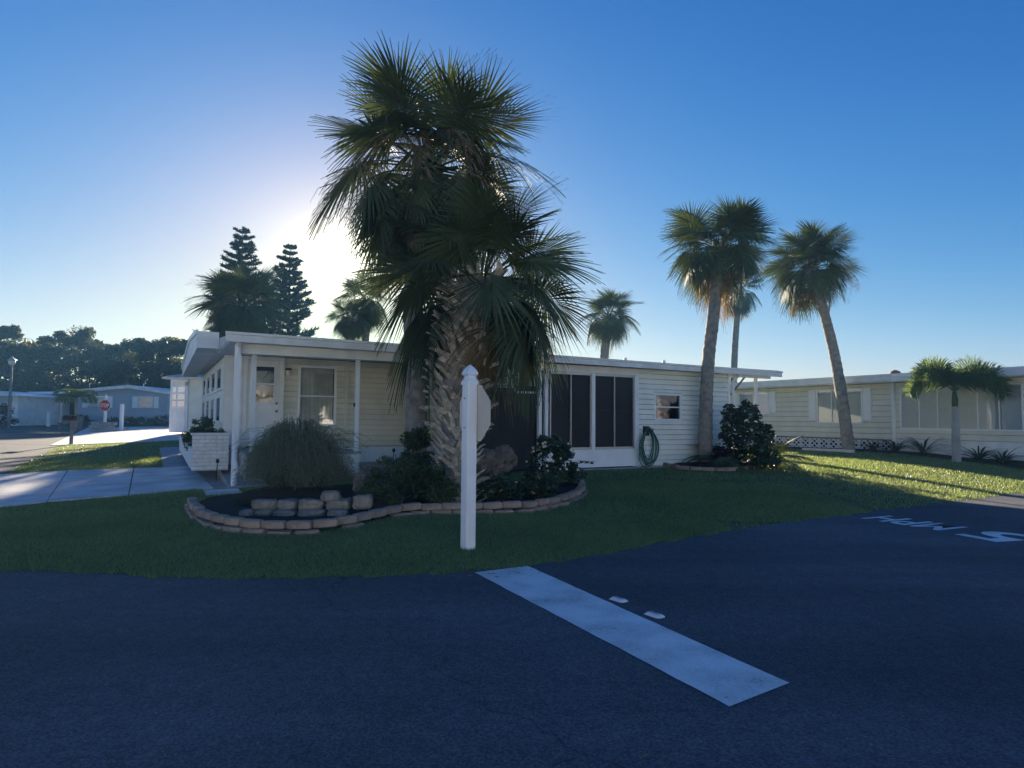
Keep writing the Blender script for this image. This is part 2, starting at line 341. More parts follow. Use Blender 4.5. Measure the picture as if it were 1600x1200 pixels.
# ------------------------------------------------------------------ building helpers
class MB:
    def __init__(s): s.v = []; s.f = []
    def add(s, vs, fs):
        o = len(s.v); s.v += [tuple(v) for v in vs]; s.f += [tuple(i + o for i in f) for f in fs]; return s
    def box(s, x0, x1, y0, y1, z0, z1):
        return s.add([(x0,y0,z0),(x1,y0,z0),(x1,y1,z0),(x0,y1,z0),(x0,y0,z1),(x1,y0,z1),(x1,y1,z1),(x0,y1,z1)],
                     [(0,3,2,1),(4,5,6,7),(0,1,5,4),(1,2,6,5),(2,3,7,6),(3,0,4,7)])
    def bbox(s, x0, x1, y0, y1, z0, z1, b=0.01):
        """box with chamfered edges: top and bottom rings pulled in"""
        rings = []
        for z, k in ((z0, b), (z0 + b, 0), (z1 - b, 0), (z1, b)):
            c = b
            X0, X1, Y0, Y1 = x0 + k, x1 - k, y0 + k, y1 - k
            rings.append([(X0 + c, Y0, z), (X1 - c, Y0, z), (X1, Y0 + c, z), (X1, Y1 - c, z), (X1 - c, Y1, z), (X0 + c, Y1, z), (X0, Y1 - c, z), (X0, Y0 + c, z)])
        return s.loft(rings)
    def loft(s, rings, cap=True, close=True):
        n = len(rings[0]); o = len(s.v)
        for r in rings: s.v += [tuple(p) for p in r]
        for i in range(len(rings) - 1):
            for j in range(n if close else n - 1):
                k = (j + 1) % n
                s.f.append((o + i*n + j, o + i*n + k, o + (i+1)*n + k, o + (i+1)*n + j))
        if cap:
            s.f.append(tuple(o + j for j in reversed(range(n)))); s.f.append(tuple(o + (len(rings)-1)*n + j for j in range(n)))
        return s
    def tube(s, pts, rad, n=8, cap=True):
        pts = [Vector(p) for p in pts]
        if not hasattr(rad, '__len__'): rad = [rad] * len(pts)
        rings = []; up = None
        for i, p in enumerate(pts):
            t = (pts[min(i+1, len(pts)-1)] - pts[max(i-1, 0)])
            if t.length < 1e-9: t = Vector((0, 0, 1))
            t.normalize()
            if up is None:
                up = Vector((1, 0, 0)) if abs(t.x) < 0.8 else Vector((0, 1, 0))
            a = (up - t * up.dot(t)).normalized(); b = t.cross(a); up = a
            rings.append([p + (a * cos(2*pi*j/n) + b * sin(2*pi*j/n)) * rad[i] for j in range(n)])
        return s.loft(rings, cap)
    def lathe(s, prof, n=16, c=(0, 0, 0)):
        return s.loft([[(c[0] + r*cos(2*pi*j/n), c[1] + r*sin(2*pi*j/n), c[2] + z) for j in range(n)] for r, z in prof])
    def prism(s, poly, axis, a0, a1):
        """poly of 2-D points extruded along axis ('x': poly is (y,z); 'y': (x,z); 'z': (x,y))"""
        def P(q, a): return {'x': (a, q[0], q[1]), 'y': (q[0], a, q[1]), 'z': (q[0], q[1], a)}[axis]
        return s.loft([[P(q, a0) for q in poly], [P(q, a1) for q in poly]])
    def quad(s, a, b, c, d): return s.add([a, b, c, d], [(0, 1, 2, 3)])
    def xf(s, mt):
        s.v = [tuple(mt @ Vector(v)) for v in s.v]; return s
    def mesh(s, name, material, smooth=False):
        me = bpy.data.meshes.new(name); me.from_pydata(s.v, [], s.f); me.update()
        if material: me.materials.append(M[material] if isinstance(material, str) else material)
        if smooth: me.polygons.foreach_set('use_smooth', [True] * len(me.polygons))
        return me
    def build(s, name, material, parent=None, smooth=False):
        return link(name, s.mesh(name, material, smooth), parent)

def link(name, me, parent=None, mt=None):
    o = bpy.data.objects.new(name, me); COL.objects.link(o)
    if parent is not None: o.parent = parent
    if mt is not None: o.matrix_basis = mt
    return o

def tag(o, label=None, cat=None, group=None, kind=None):
    if label: o['label'] = label
    if cat: o['category'] = cat
    if group: o['group'] = group
    if kind: o['kind'] = kind
    return o

def empty(name, loc=(0, 0, 0), rz=0.0, label=None, cat=None, group=None, parent=None):
    o = bpy.data.objects.new(name, None); COL.objects.link(o)
    o.empty_display_size = 0.2
    o.location = loc; o.rotation_euler = (0, 0, rz)
    if parent is not None: o.parent = parent
    return tag(o, label, cat, group)

def npmesh(name, verts, faces, material, smooth=False):
    """verts (n,3), faces (m,k) with one k for all"""
    me = bpy.data.meshes.new(name)
    nf, k = faces.shape
    me.vertices.add(len(verts)); me.vertices.foreach_set('co', np.ascontiguousarray(verts, np.float32).ravel())
    me.loops.add(nf * k); me.loops.foreach_set('vertex_index', np.ascontiguousarray(faces, np.int32).ravel())
    me.polygons.add(nf)
    me.polygons.foreach_set('loop_start', np.arange(0, nf * k, k, dtype=np.int32))
    try: me.polygons.foreach_set('loop_total', np.full(nf, k, np.int32))
    except Exception: pass
    if smooth: me.polygons.foreach_set('use_smooth', np.ones(nf, bool))
    me.update(calc_edges=True); me.validate()
    me.materials.append(M[material])
    return me

def drape(corners, nx, ny, off):
    """bilinear patch of four ground corners laid on the terrain"""
    a, b, c, d = [Vector((p[0], p[1], 0)) for p in corners]
    mb = MB()
    for j in range(ny + 1):
        for i in range(nx + 1):
            u, v = i / nx, j / ny
            p = (a * (1-u) + b * u) * (1-v) + (d * (1-u) + c * u) * v
            mb.v.append((p.x, p.y, H(p.x, p.y) + off))
    for j in range(ny):
        for i in range(nx):
            k = j * (nx + 1) + i; mb.f.append((k, k+1, k+nx+2, k+nx+1))
    return mb

# ================================================================== THE SETTING
# ------------------------------------------------------------------ ground sheet
xs = np.concatenate([[-2600, -900, -350, -180], np.arange(-110, -24, 3.0), np.arange(-24, 20, 0.6), np.arange(20, 90, 3.0), [140, 300, 900, 2600]])
ys = np.concatenate([[-2600, -900, -300, -120, -60, -30, -12, -4, 2], np.arange(5.4, 30, 0.6), np.arange(30, 120, 3.0), [160, 300, 900, 2600]])
GX, GY = np.meshgrid(xs, ys)
GZ = HH(GX.ravel(), GY.ravel())
GV = np.stack([GX.ravel(), GY.ravel(), GZ], 1)
nx_, ny_ = len(xs), len(ys)
ii = (np.arange(ny_ - 1)[:, None] * nx_ + np.arange(nx_ - 1)[None]).ravel()
GF = np.stack([ii, ii + 1, ii + nx_ + 1, ii + nx_], 1)
ground = tag(link('ground', npmesh('ground', GV, GF, 'soil', True)), 'green lawn ground rising gently from the road', kind='structure')

# ------------------------------------------------------------------ main road: everything on the camera's side of the lot edge
mb = MB()
road_edge = LOT[:18]
far_side = []
for i, (x, y) in enumerate(road_edge):
    far_side.append((x + 4 + (0 if i else 10), -9.0 + (20.0 if i == 0 else 0)))
far_side[0] = (52, 22)
for i, (x, y) in enumerate(road_edge):
    fx, fy = far_side[i]
    if 0 < i: fx, fy = x * 1.6 + 2, -9.0 + max(0, x) * 0.55
    for k in range(7):
        t = k / 6
        mb.v.append((x + (fx - x) * t, y + (fy - y) * t, 0.006))
for i in range(len(road_edge) - 1):
    for k in range(6):
        a = i * 7 + k; mb.f.append((a, a + 7, a + 8, a + 1))
# the corner to the left, where the side street joins
mb.add([(-7.6, 8.1, .006), (-10.2, -9.0, .006), (-40, -9.0, .006), (-40, 3, .006), (-14.2, 5.5, .006)], [(0, 4, 3, 2, 1)])
road = tag(mb.build('road', 'asphalt'), 'dark asphalt road in the foreground', kind='structure')

# side street leading away on the left, and the cross street beyond it
mb = MB()
ST = [(-7.6, 8.1), (-12.92, 16.85), (-20.42, 29.51), (-26.2, 39.2)]
stl = []
for i in range(len(ST) - 1):
    for k in range(6):
        t = k / 6; stl.append((ST[i][0] + (ST[i+1][0] - ST[i][0]) * t, ST[i][1] + (ST[i+1][1] - ST[i][1]) * t))
stl.append(ST[-1])
for x, y in stl:
    for k in range(5):
        q = (x - 6.4 * k / 4 * 0.86, y - 6.4 * k / 4 * 0.50)
        mb.v.append((q[0], q[1], H(*q) + 0.012))
for i in range(len(stl) - 1):
    for k in range(4):
        a = i * 5 + k; mb.f.append((a, a + 1, a + 6, a + 5))
side_street = tag(mb.build('side_street', 'asphalt'), 'grey side street leading away past the blue house', kind='structure')
mb = MB()
for i in range(31):
    s = -46 + i * 2.2
    for k in range(5):
        q = (-27.5 + s * 0.8755 - 0.4833 * k * 1.5, 39.6 + s * 0.4833 + 0.8755 * k * 1.5)
        mb.v.append((q[0], q[1], H(*q) + 0.018))
for i in range(30):
    for k in range(4):
        a = i * 5 + k; mb.f.append((a, a + 5, a + 6, a + 1))
cross_street = tag(mb.build('cross_street', 'asphalt'), 'far street running across in front of the blue house', kind='structure')

# ------------------------------------------------------------------ painted markings (flush sheets 4 mm up)
def flat_poly(pts, z): 
    mb = MB(); mb.add([(x, y, z) for x, y in pts], [tuple(range(len(pts)))]); return mb
# the bar is painted up to the lawn edge; edges wander a few millimetres
A, B_, C_, D_ = [onz(*q, 0).to_2d() for q in ((742, 896), (825, 886), (1233, 1070), (1140, 1107))]
rr = random.Random(3); L1 = [A.lerp(D_, t/24) for t in range(25)]; L2 = [B_.lerp(C_, t/24) for t in range(25)]
pts = []
nrm = (C_ - B_).normalized(); nrm = Vector((-nrm.y, nrm.x))
lo = [p + nrm * rr.uniform(-.004, .004) for p in L1]; hi = [p + nrm * rr.uniform(-.004, .004) for p in L2]
mb = MB()
for a, b in zip(lo, hi): mb.v += [(a.x, a.y, .011), (b.x, b.y, .011)]
for i in range(24): mb.f.append((2*i, 2*i+2, 2*i+3, 2*i+1))
tag(mb.build('stop_line', 'paint', road), 'wide worn white stop line painted on the asphalt')

def text_mesh(txt, height, width):
    cu = bpy.data.curves.new('lettering', 'FONT'); cu.body = txt; cu.resolution_u = 4; cu.offset = 0.018
    o = bpy.data.objects.new('tmp', cu); COL.objects.link(o)
    bpy.context.view_layer.update()
    me = bpy.data.meshes.new_from_object(o.evaluated_get(bpy.context.evaluated_depsgraph_get()))
    bpy.data.objects.remove(o)
    co = np.zeros(len(me.vertices) * 3, np.float32); me.vertices.foreach_get('co', co); co = co.reshape(-1, 3)
    mn, mx = co.min(0), co.max(0)
    co[:, 0] = (co[:, 0] - mn[0]) / (mx[0] - mn[0]) * width; co[:, 1] = (co[:, 1] - mn[1]) / (mx[1] - mn[1]) * height
    me.vertices.foreach_set('co', co.ravel()); me.update(); me.materials.clear()
    return me
def letter(txt, px0, px1, px2, z=0.011):
    """lettering whose lower left, lower right and upper left corners (for its reader) fall on these ground points"""
    o, x, y = [onz(*q, 0) for q in (px0, px1, px2)]
    me = text_mesh(txt, 1, 1); me.materials.append(M['paint'])
    X, Y = x - o, y - o
    ob = link('lettering', me, road, Matrix(((X.x, Y.x, 0, o.x), (X.y, Y.y, 0, o.y), (0, 0, 1, z), (0, 0, 0, 1))))
    # bake so the object keeps no shear
    me.transform(ob.matrix_basis); ob.matrix_basis = Matrix()
    return ob
tag(letter('MPH', (1513, 825), (1400, 806), (1476, 831.5)), 'white letters MPH painted upside down on the road')
tag(letter('5', (1652, 845), (1576, 830), (1586, 853.5)), 'white numeral 5 painted upside down on the road')

# ------------------------------------------------------------------ driveways and walks, slab by slab
drv = tag(empty('driveway', (0, 0, 0)), 'pale concrete driveway crossing the lawn to the porch', kind='structure')
def slab(px, parent, material='concrete', off=0.025, n=(8, 4), name='slab', thick=True):
    c = [gnd(*q) if not isinstance(q, Vector) else q for q in px]
    mb = drape(c, *n, off)
    nx, ny = n; top = len(mb.v)
    # skirt edges so the slab has thickness
    ring = [i for i in range(nx + 1)] + [j * (nx + 1) + nx for j in range(1, ny + 1)] + [ny * (nx + 1) + i for i in range(nx - 1, -1, -1)] + [j * (nx + 1) for j in range(ny - 1, 0, -1)]
    for i in ring: x, y, z = mb.v[i]; mb.v.append((x, y, z - 0.1))
    k = len(ring)
    for i in range(k): j = (i + 1) % k; mb.f.append((ring[i], top + i, top + j, ring[j]))
    return mb.build(name, material, parent)
slab([(-60, 800), (72, 785.5), (105, 736.5), (-60, 744.5)], drv)
slab([(74, 785.2), (200, 775), (208, 733), (107, 736.4)], drv)
slab([(202, 774.8), (333, 764), (299, 730.3), (210, 732.9)], drv)
wlk = tag(empty('walkway', (0, 0, 0)), 'grey concrete walk running back beside the white brick planter', kind='structure')
slab([(255, 731), (303, 729.5), (276, 699), (249, 701)], wlk, 'concrete2', 0.028)
slab([(335, 764), (372, 762), (362, 731), (302, 730.3)], wlk, 'concrete2', 0.032)
slab([(322, 775), (378, 772), (372, 765.5), (318, 768)], wlk, 'concrete', 0.03, (4, 2))
ndr = tag(empty('neighbour_driveway', (0, 0, 0)), 'pale concrete driveway in front of the small white house', kind='structure')
slab([(78, 696.5), (180, 693), (200, 667.5), (137, 669)], ndr, off=0.03)
slab([(181, 693), (286, 688), (288, 666), (201, 667.5)], ndr, off=0.03)

# ------------------------------------------------------------------ the planting bed inside its ring of edging blocks
BED_PX = [(299, 792), (303, 803), (314, 813), (332, 822), (360, 829), (395, 833), (430, 835), (470, 835), (510, 832), (545, 825), (580, 816),
          (615, 808), (650, 804), (690, 803), (730, 803), (770, 802), (810, 801), (845, 797), (875, 790), (900, 781), (910, 771), (908, 762), (898, 752)]
BED = [gnd(*q) for q in BED_PX]
bk = [gat(905, 13.1), gat(760, 13.3), gat(640, 12.6), gat(520, 12.1), gat(400, 11.3), gat(330, 10.7)]
BED_POLY = [(v.x, v.y) for v in BED] + [(v.x, v.y) for v in bk]
cx = sum(p[0] for p in BED_POLY) / len(BED_POLY); cy = sum(p[1] for p in BED_POLY) / len(BED_POLY)
mb = MB(); nb = len(BED_POLY); rr = random.Random(5)
for t in (1.0, .9, .75, .55, .35, .15):
    for (x, y) in BED_POLY:
        X, Y = cx + (x - cx) * t, cy + (y - cy) * t
        mb.v.append((X, Y, H(X, Y) + 0.02 + 0.04 * (1 - t) + rr.uniform(-.010, .010)))
for r in range(5):
    for i in range(nb):
        j = (i + 1) % nb; mb.f.append((r*nb + i, r*nb + j, (r+1)*nb + j, (r+1)*nb + i))
mb.f.append(tuple(5 * nb + i for i in range(nb)))
def bedz(x, y): return H(x, y) + 0.08
mulch = tag(mb.build('mulch_bed', 'mulch', smooth=True), 'dark mulch filling the corner planting bed', kind='structure')

# ------------------------------------------------------------------ the mobile home of the picture's middle
HA = radians(28.9)
P0 = onz(365, 757, 0.22)
home = empty('mobile_home', (P0.x, P0.y, 0), HA, 'long cream and beige mobile home with screened porch behind the tall palms', 'house')
def h2w(x, y, z=0): return Vector((P0.x + x * cos(HA) - y * sin(HA), P0.y + x * sin(HA) + y * cos(HA), z))

def lap_wall(parent, x0, x1, z0, z1, rowh, y, material, holes=(), proud=0.034, plank='siding_plank', flip=1):
    """lapped boards on the plane y, each board a piece of its own; holes (x0,x1,z0,z1) stay open; the boards face -y"""
    n = max(1, round((z1 - z0) / rowh)); h = (z1 - z0) / n
    for i in range(n):
        a, b = z0 + i * h, z0 + (i + 1) * h
        spans = [(x0, x1)]; bits = []
        for hx0, hx1, hz0, hz1 in holes:
            if b > hz0 + 0.01 and a < hz1 - 0.01:                # the board notched round the opening
                s_, e_ = max(x0, hx0), min(x1, hx1)
                if e_ - s_ > .02:
                    if hz0 - a > .012: bits.append((s_, e_, a, hz0))
                    if b - hz1 > .012: bits.append((s_, e_, hz1, b))
        for hx0, hx1, hz0, hz1 in holes:
            if b > hz0 + 0.01 and a < hz1 - 0.01:
                ns = []
                for s, e in spans:
                    if hx1 <= s or hx0 >= e: ns.append((s, e)); continue
                    if hx0 - s > 0.02: ns.append((s, hx0))
                    if e - hx1 > 0.02: ns.append((hx1, e))
                spans = ns
        for s, e, za, zb_ in [(s, e, a, b) for s, e in spans] + bits:
            mb = MB(); g = 0.003
            mb.prism([(y + 0.02, za), (y + .004, za), (y - proud, za + .7 * proud), (y - proud + 0.001, za + .7 * proud + .01), (y - 0.006, zb_ - .001), (y + 0.02, zb_ - .001)], 'x', s + 0.001, e - 0.001)
            mb.build(plank, material, parent)

def window(parent, x0, x1, z0, z1, y, cols=1, rows=1, frame='white', fw=0.05, glass='glass', back='curtain', depth=0.12, name='window', blind=False, proud=0.03):
    """frame and sash bars of real depth, panes of their own, a curtain or blind behind"""
    mb = MB()
    mb.box(x0, x1, y - proud, y + 0.03, z0, z0 + fw); mb.box(x0, x1, y - proud, y + 0.03, z1 - fw, z1)
    mb.box(x0, x0 + fw, y - proud + .001, y + 0.03, z0 + fw, z1 - fw); mb.box(x1 - fw, x1, y - proud + .001, y + 0.03, z0 + fw, z1 - fw)
    w = mb.build(name, frame, parent)
    ix0, ix1, iz0, iz1 = x0 + fw, x1 - fw, z0 + fw, z1 - fw
    bar = 0.6 * fw
    bars = MB(); nb = 0
    for c in range(1, cols):
        x = ix0 + (ix1 - ix0) * c / cols; bars.box(x - bar/2, x + bar/2, y - proud * .7, y + 0.02, iz0, iz1); nb += 1
    for r in range(1, rows):
        z = iz0 + (iz1 - iz0) * r / rows; bars.box(ix0, ix1, y - proud * .6, y + 0.018, z - bar/2, z + bar/2); nb += 1
    if nb: bars.build('sash_bar', frame, w)
    for c in range(cols):
        for r in range(rows):
            a, b = ix0 + (ix1 - ix0) * c / cols, ix0 + (ix1 - ix0) * (c + 1) / cols
            d, e = iz0 + (iz1 - iz0) * r / rows, iz0 + (iz1 - iz0) * (r + 1) / rows
            if c: a += bar/2
            if c < cols - 1: b -= bar/2
            if r: d += bar/2
            if r < rows - 1: e -= bar/2
            MB().box(a, b, y + 0.004, y + 0.010, d, e).build('pane', glass, w)
    if blind:
        n = int((iz1 - iz0) / 0.05); bl = MB()
        for i in range(n):
            z = iz0 + (i + 0.5) * (iz1 - iz0) / n
            bl.add([(ix0, y + 0.022, z - 0.026), (ix1, y + 0.022, z - 0.026), (ix1, y + 0.034, z + 0.024), (ix0, y + 0.034, z + 0.024)], [(0, 1, 2, 3)])
        tag(bl.build('blind', 'blind', w), kind='stuff')
        MB().box(ix0, ix1, y + 0.10, y + 0.11, iz0, iz1).build('backing', 'dark', w)
    elif back == 'curtain':
        bl = MB(); n = 24
        for i in range(n + 1):
            x = ix0 + (ix1 - ix0) * i / n; yy = y + depth + 0.02 * sin(i * 2.1)
            bl.v += [(x, yy, iz0), (x, yy, iz1)]
        for i in range(n): bl.f.append((2*i, 2*i+2, 2*i+3, 2*i+1))
        bl.build('curtain', 'curtain', w, True)
    else:
        MB().box(ix0, ix1, y + depth, y + depth + .01, iz0, iz1).build('backing', back, w)
    return w

# shell (dark core keeps daylight out), recessed porch wall, side walls
MB().box(0.06, 13.04, 2.62, 10.6, 0.5, 2.9).build('shell', 'dark', home)
wall_b = MB().box(0.02, 6.85, 2.44, 2.60, 0.42, 0.78).build('wall', 'beige', home)
lap_wall(wall_b, 0.02, 6.85, 0.79, 2.86, 0.13, 2.44, 'beige', [(0.36, 1.22, 0, 2.86), (1.56, 2.46, 1.27, 2.71)], proud=.016)
MB().box(2.66, 2.74, 2.405, 2.44, 0.79, 2.86).build('corner_trim', 'beige', home)
MB().box(0.0, 0.355, 2.39, 2.43, 0.5, 2.86).build('wall_panel', 'white', home)
# ribbed white skirting under the right half of the porch wall
mb = MB(); x = 2.5
while x < 6.8:
    mb.prism([(x, 2.43), (x, 2.40), (x + .012, 2.385), (x + .058, 2.385), (x + .07, 2.40), (x + .09, 2.40), (x + .09, 2.43)], 'z', 0.41, 0.78); x += 0.09
mb.build('ribbed_skirting', 'vinyl', home)
# door with its half window
dr = MB().box(0.46, 1.14, 2.40, 2.46, 0.83, 2.78).build('door', 'white', home)
mb = MB().box(0.36, 0.455, 2.37, 2.44, 0.80, 2.86).box(1.145, 1.24, 2.37, 2.44, 0.80, 2.86).box(0.455, 1.145, 2.372, 2.44, 2.785, 2.86).build('door_frame', 'white', home)
MB().box(0.56, 1.02, 2.385, 2.398, 1.83, 2.63).build('door_window', 'dglass', dr)
MB().box(0.53, 0.56, 2.37, 2.40, 1.80, 2.66).box(1.02, 1.05, 2.37, 2.40, 1.80, 2.66).box(0.56, 1.02, 2.371, 2.40, 1.80, 1.83).box(0.56, 1.02, 2.371, 2.40, 2.63, 2.66).box(0.56, 1.02, 2.372, 2.384, 2.215, 2.255).build('window_frame', 'vinyl', dr)
for gx in np.arange(0.56, 1.06, 0.10): MB().box(gx - .006, gx + .006, 2.392, 2.401, 0.86, 1.78).build('groove_batten', 'white', dr)
for z in (1.62, 1.80): MB().lathe([(.001, -.0), (.028, .0), (.03, .02), (.02, .05), (.001, .055)], 12).xf(Matrix.Translation((1.09, 2.40, z)) @ Matrix.Rotation(pi/2, 4, 'X')).build('door_knob', 'brass', dr, True)
# carriage lamp beside the door
lp = MB().box(1.27, 1.39, 2.33, 2.43, 2.58, 2.62).build('porch_lamp', 'black', home)
MB().lathe([(.035, 0), (.055, .04), (.055, .12), (.03, .14)], 12, (1.33, 2.36, 2.44)).build('lamp_glass', 'lampglass', lp, True)
window(home, 1.56, 2.46, 1.27, 2.71, 2.43, 1, 2, 'vinyl', 0.055)
# raised porch of blocks on the left, slab further right
po = MB().box(0.22, 2.46, 0.16, 2.36, 0.74, 0.79).build('porch_floor', 'concrete2', home)
k = 0
for r in range(3):
    z0 = 0.20 + r * 0.18; x = 0.22 + (0.2 if r % 2 else 0.0)
    spans = ([(0.22, 0.42)] if r % 2 else []) + [(0.22 + (0.2 if r % 2 else 0) + i * 0.4, min(2.46, 0.22 + (0.2 if r % 2 else 0) + (i + 1) * 0.4)) for i in range(6)]
    for a, b in spans:
        if b - a > 0.05: MB().bbox(a + .004, b - .004, 0.2, 0.38, z0 + .004, z0 + .176, .008).build('block', 'cream', po)
MB().box(0.23, 2.45, 0.24, 2.3, 0.2, 0.735).build('porch_core', 'mortar', home)
mb = MB(); mb.loft([[(-.1, -.25, .05), (6.9, -.25, .05), (6.9, -.25, .21), (-.1, -.25, .215)], [(-.1, 2.38, .05), (6.9, 2.38, .05), (6.9, 2.38, .41), (-.1, 2.38, .41)]]).build('porch_slab', 'concrete2', home)
# posts of the porch
MB().bbox(-.05, .05, -.05, .05, .15, 2.86, .006).build('corner_post', 'vinyl', home)
mb = MB().box(-.045, .045, -.15, -.065, .95, 2.70).tube([(0, -.108, .97), (-.01, -.115, .72), (.025, -.13, .52), (-.01, -.12, .36), (-.03, -.2, .20)], [.05, .047, .052, .047, .042], 10)
mb.tube([(0, -.137, 2.68), (.0, -.15, 2.80), (0, -.26, 2.90)], .05, 8)
mb.build('downspout', 'vinyl', home)
for x in (0.33, 2.37):
    MB().bbox(x - .04, x + .04, .22, .30, .79, 2.80, .005).build('porch_post', 'vinyl', home)
MB().box(2.30, 2.325, .24, .28, 1.72, 1.80).build('post_latch', 'black', home)
# dark roll-down shade between palm and screen room, panel above it
sh = MB().box(4.55, 6.66, .13, .15, 2.28, 2.72).build('shade_header', 'beige', home)
x = 4.55
for i in range(42):
    MB().box(4.56 + i*.05, 4.56 + i*.05 + .044, .10, .118, .32, 2.27).build('shade_slat', 'shade', sh)
MB().box(4.55, 6.66, .125, .16, .32, 2.27).build('shade_backing', 'dark', sh)
MB().box(5.55, 6.10, .06, .095, 2.22, 2.26).box(5.55, 5.58, .06, .095, 2.12, 2.22).box(6.07, 6.10, .06, .095, 2.12, 2.22).build('curtain_rail', 'white', home)
MB().box(6.12, 6.62, .055, .09, 2.10, 2.15).build('roller_tube', 'white', home)
for x in (6.70, 6.88):
    MB().bbox(x - .045, x + .045, -.05, .05, .28, 2.86, .005).build('porch_post', 'vinyl', home)
# screen room
scr = MB().box(6.95, 9.70, .0, .10, .30, .74).build('kick_panel', 'vinyl', home)
MB().box(6.95, 9.70, -.012, .10, 2.66, 2.84).build('screen_header', 'white', home)
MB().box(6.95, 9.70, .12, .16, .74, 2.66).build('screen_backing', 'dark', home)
for a, b in ((7.00, 8.222), (8.318, 9.597)):
    fr = MB().box(a, b, -.008, .07, .745, .80).box(a, b, -.008, .07, 2.60, 2.655).box(a, a + .03, -.007, .07, .80, 2.60).box(b - .03, b, -.007, .07, .80, 2.60).build('screen_frame', 'alu', home)
    mid = (a + b) / 2
    MB().box(mid - .012, mid + .012, -.006, .05, .80, 2.60).build('mullion', 'alu', fr)
    MB().box(a + .03, b - .03, .03, .05, 1.72, 1.745).build('mid_rail', 'black', fr)
    for c, d in ((a + .03, mid - .012), (mid + .012, b - .03)):
        MB().box(c, d, .052, .06, .80, 2.60).build('screen', 'screen', fr)
for a, b in ((8.225, 8.315), (9.60, 9.70)):
    MB().box(a, b, -.03, .08, .745, 2.655).build('porch_post', 'vinyl', home)
# lapped siding right of the screens, with its small window
wall_r = MB().box(9.71, 10.28, .03, .2, .26, 2.84).box(11.23, 13.10, .03, .2, .26, 2.84).box(10.28, 11.23, .03, .2, .26, 1.49).box(10.28, 11.23, .03, .2, 2.2, 2.84).build('wall', 'cream', home)
lap_wall(wall_r, 9.72, 13.02, .28, 2.84, .135, .01, 'cream', [(10.27, 11.24, 1.48, 2.21)])
MB().box(13.02, 13.10, -.03, .03, .27, 2.84).build('corner_trim', 'vinyl', home)
MB().box(9.70, 9.735, -.025, .03, .27, 2.84).build('corner_trim', 'vinyl', home)
window(home, 10.27, 11.24, 1.48, 2.21, .01, 1, 2, 'vinyl', .05, depth=.1)
MB().box(6.9, 13.2, -.14, .02, .12, .275).build('footing', 'concrete2', home)
sd = MB().box(13.0, 13.09, .2, 10.6, .26, 2.86).build('wall', 'cream', home)
mb = MB().tube([(13.18, -.06, 2.62), (13.18, -.06, .35)], .045, 8).tube([(13.18, -.06, 2.6), (13.3, -.1, 2.75), (13.32, -.22, 2.84)], .045, 8)
mb.build('downspout', 'white', home)
MB().bbox(14.16, 14.24, -.04, .04, .2, 2.86, .005).build('overhang_post', 'vinyl', home)
MB().tube([(13.14, -.02, 2.25), (13.75, -.02, 2.8)], .03, 6).build('brace', 'greywood', home)
MB().box(13.12, 14.8, -.05, .03, 2.76, 2.85).build('overhang_beam', 'white', home)
MB().box(13.1, 14.8, -.2, 3.0, .2, .30).build('step_slab', 'concrete', home)
# end wall with its two rows of tall windows
ew = MB().box(0.0, .05, 2.6, 10.6, .5, 2.86).build('wall', 'cream', home)
MB().box(-.03, .01, 2.40, 2.62, .5, 2.86).build('corner_trim', 'cream', home)
for c in range(4):
    y0 = 2.95 + c * 1.85
    for z0, z1 in ((1.34, 1.98), (2.10, 2.66)):
        fr = MB().box(-.05, -.004, y0, y0 + 1.5, z0, z0 + .05).box(-.05, -.004, y0, y0 + 1.5, z1 - .05, z1).box(-.049, -.004, y0, y0 + .12, z0 + .05, z1 - .05).box(-.049, -.004, y0 + 1.38, y0 + 1.5, z0 + .05, z1 - .05).build('window', 'white', home)
        MB().box(-.03, -.02, y0 + .12, y0 + 1.38, z0 + .05, z1 - .05).build('pane', 'dglass', fr)
# roof: low pitch, its thick metal fascia along the front, gable panel over the end wall
rf = MB().prism([(-.33, 2.90), (-.33, 2.99), (5.2, 3.42), (10.9, 3.05), (10.9, 2.90)], 'x', -.20, 14.86).build('roof', 'roofm', home)
MB().loft([[(-.25, -.36, 2.875), (-.25, -.335, 2.875), (-.25, -.335, 3.05), (-.25, -.36, 3.05)], [(14.92, -.36, 2.80), (14.92, -.335, 2.80), (14.92, -.335, 2.965), (14.92, -.36, 2.965)]]).build('fascia', 'fascia', rf)
MB().loft([[(-.255, -.385, 3.01), (-.255, -.36, 3.0), (-.255, -.36, 3.055), (-.255, -.385, 3.055)], [(14.93, -.385, 2.925), (14.93, -.36, 2.915), (14.93, -.36, 2.97), (14.93, -.385, 2.97)]]).build('drip_edge', 'white', rf)
MB().box(-.02, 6.95, -.04, .04, 2.69, 2.885).build('porch_beam', 'white', home)
MB().box(-.18, 14.8, -.33, 2.4, 2.872, 2.898).build('soffit', 'white', home)
ge = MB().prism([(1.7, 2.92), (1.7, 3.27), (5.2, 3.48), (10.9, 3.12), (10.9, 2.80)], 'x', -.62, -.21).build('gable_overhang', 'white', rf)
MB().prism([(1.62, 3.20), (1.62, 3.29), (5.2, 3.51), (10.98, 3.15), (10.98, 3.05), (5.2, 3.41)], 'x', -.66, -.62).build('gable_trim', 'vinyl', rf)
for x in (9.55, 10.9):
    MB().tube([(x, 0.3, 2.95), (x, 0.3, 3.14)], .045, 8).build('vent_pipe', 'alu', rf)

